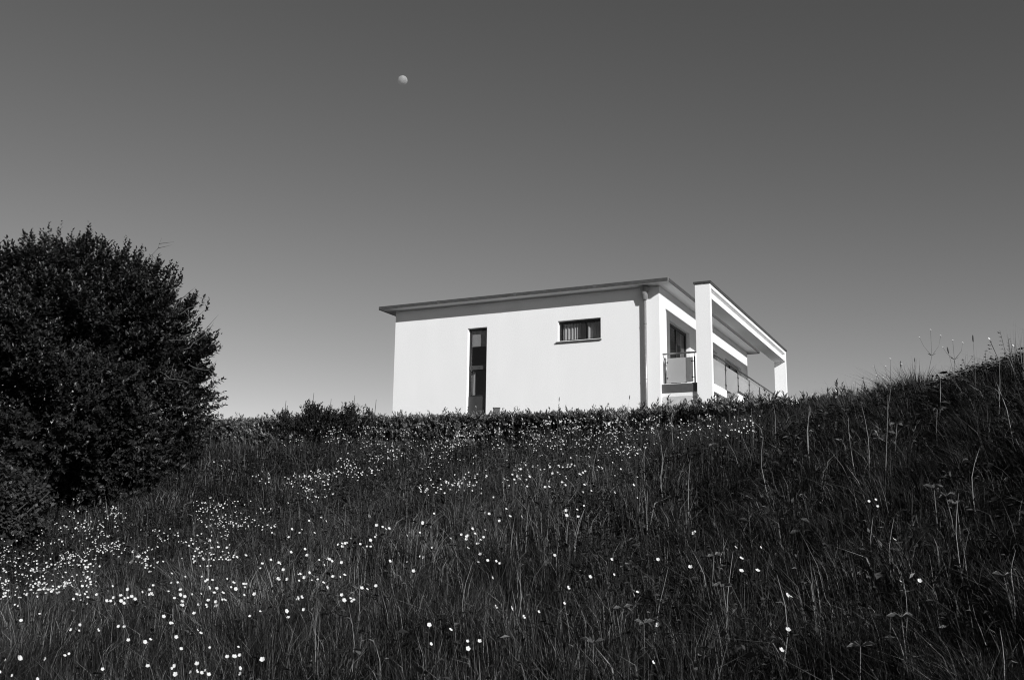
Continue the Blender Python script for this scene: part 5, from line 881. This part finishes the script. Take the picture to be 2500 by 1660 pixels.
# ---------------------------------------------------------------- tall stalks one can pick out
def stalk(kind, x, y, dx, h, i):
    g = tz1(x, y); o = empty({'p': 'pale_stalk', 'b': 'branched_flower', 's': 'seed_head_grass', 'v': 'leafy_weed', 'g': 'grass_tuft'}[kind], (x, y, g))
    k = rng.normal() * .03
    top = Vector((dx, rng.normal() * .03, h)); mid = top * .5 + Vector((k, 0, .03)); q1 = top * .25 + Vector((k * .7, 0, 0)); q3 = top * .75 + Vector((k * .7, 0, .01))
    where_ = 'on the right-hand ridge' if x > 3 and y > 7.4 else 'on the dark right bank' if x > 1.3 else 'in front of the hedge' if y > 10 else 'in the near grass'
    if kind == 'p':
        r = .0021 * rng.uniform(.75, 1.25)
        MB().tube([(0, 0, -.05), q1, mid, q3, top], [r * 1.4, r * 1.25, r, r * .65, r * .25], 6).build('stem', M['dry'], o)
        for t, sg in ((.42, 1), (.68, -1)):
            p = Vector((0, 0, 0)).lerp(top, t) + Vector((k, 0, .02)); e_ = p + Vector((sg * rng.uniform(.03, .07), rng.normal() * .03, rng.uniform(.03, .09)))
            m2 = p.lerp(e_, .5) + Vector((0, 0, .025)); s_ = Vector((0, .006, .003))
            MB().add([p, m2 - s_, m2 + s_, e_], [(0, 1, 2), (1, 3, 2)]).build('leaf', M['stem'], o)
        tag(o, 'pale dry stalk standing ' + where_, 'stalk', 'pale stalks ' + where_)
    elif kind == 'b':
        r = .0022
        fork = top * .62
        MB().tube([(0, 0, -.05), top * .3 + Vector((k, 0, 0)), fork, top], [r * 1.5, r * 1.2, r, r * .6], 5).build('stem', M['stem'], o)
        for j, (ddx, ddz) in enumerate(((-.06, .3), (.09, .34))):
            e_ = fork + Vector((ddx * (1 + .3 * rng.normal()), rng.normal() * .03, ddz * h * .9))
            b = MB().tube([fork, fork.lerp(e_, .5) + Vector((ddx * .25, 0, 0)), e_], [r * .8, r * .6, r * .4], 4).build('branch', M['stem'], o)
            mb = MB(); bloom_geo(mb, .009 if j else .0065, .6, .4, e_, .6); mb.build('blossom', M['petal'], b)
        mb = MB(); bloom_geo(mb, .0085, .6, .4, top, .6); mb.build('blossom', M['petal'], o)
        for sg in (-1, 1): MB().add([fork, fork + Vector((sg * .018, .006, .01)), fork + Vector((sg * .04, 0, .024)), fork + Vector((sg * .02, -.006, .016))], [(0, 1, 2, 3)]).build('leaf', M['stem'], o)
        tag(o, 'thin branched flower stem with tiny white heads ' + where_, 'flower', 'branched flower stems ' + where_)
    elif kind == 's':
        r = .0016; hd = .06
        MB().tube([(0, 0, -.05), mid, top], [r * 1.4, r, r * .7], 5).build('stem', M['stem'], o)
        up_ = (top - mid).normalized(); MB().tube([top - up_ * hd * .5, top - up_ * hd * .3, top, top + up_ * hd * .35, top + up_ * hd * .5], [.002, .0055, .006, .0045, .001], 7).build('seed_head', M['seed'], o)
        tag(o, 'dark spiky seed head on a thin stem ' + where_, 'grass stem', 'seed heads ' + where_)
    elif kind == 'v':
        MB().tube([(0, 0, -.05), mid, top], [.003, .0024, .0014], 5).build('stem', M['seed'], o)
        for t in np.arange(.35, 1.02, .085):
            p = Vector((0, 0, 0)).lerp(top, float(t))
            for sg in (-1, 1):
                a = rng.uniform(0, 3.1); L_ = .022 * rng.uniform(.7, 1.2); dv = Vector((math.cos(a) * sg, math.sin(a), .45)) * L_; sd = Vector((-math.sin(a), math.cos(a) * sg, .2)) * L_ * .42
                MB().add([p, p + dv * .5 + sd, p + dv, p + dv * .5 - sd], [(0, 1, 2, 3)]).build('leaf', M['seed'], o)
        tag(o, 'dark upright weed with small paired leaves ' + where_, 'weed', 'leafy weeds ' + where_)
    else:
        for j in range(5):
            e_ = top * rng.uniform(.8, 1.05) + Vector((rng.normal() * .05, rng.normal() * .04, 0)); m2 = e_ * .5 + Vector((rng.normal() * .01, 0, .02)); s_ = Vector((.0028, .002, 0))
            MB().add([Vector((0, 0, -.03)) - s_, Vector((0, 0, -.03)) + s_, m2 + s_ * .9, m2 - s_ * .9, e_], [(0, 1, 2, 3), (3, 2, 4)]).build('blade', M['stem'], o)
        tag(o, 'tuft of long grass blades leaning out ' + where_, 'grass', 'grass tufts ' + where_)
for i, t in enumerate(STALKS.split()):
    a = t.split(','); stalk(a[0], *[float(q) for q in a[1:]], i)
def number_from_left(objs):
    by = {}
    for o in objs: by.setdefault(o['label'], []).append(o)
    for la, lst in by.items():
        if len(lst) > 1:
            for k, o in enumerate(sorted(lst, key=lambda o: o.location.x / o.location.y)): o['label'] = la + ', %s from left' % nth(k)
number_from_left([o for o in COL.objects if o.name.split('.')[0] in ('pale_stalk', 'branched_flower', 'seed_head_grass', 'leafy_weed', 'grass_tuft')])
# palmate-leaved weeds among the grass of the right bank
for i, (x, y) in enumerate(WEEDS):
    g = tz1(x, y); o = empty('palmate_weed', (x, y, g), rng.uniform(0, 6)); h = rng.uniform(.26, .38)
    MB().tube([(0, 0, -.05), (.01, 0, h * .5), (.03, .01, h)], [.0035, .003, .002], 5).build('stem', M['stem'], o)
    for k in range(6):
        a = k * 1.05 + rng.normal() * .15; L_ = rng.uniform(.045, .08); dv = Vector((math.cos(a), math.sin(a), rng.uniform(-.1, .5))).normalized() * L_; sd = Vector((-math.sin(a), math.cos(a), 0)) * L_ * .16; c = Vector((.03, .01, h))
        MB().add([c, c + dv * .55 + sd + Vector((0, 0, .01)), c + dv - Vector((0, 0, .012)), c + dv * .55 - sd + Vector((0, 0, .01))], [(0, 1, 2), (0, 2, 3)]).build('leaf', M['weed'] if 'weed' in M else M['stem'], o)
    tag(o, 'weed with narrow finger-like leaves on the near right bank', 'weed', 'finger-leaved weeds on the right bank')
number_from_left([o for o in COL.objects if o.name.split('.')[0] == 'palmate_weed'])
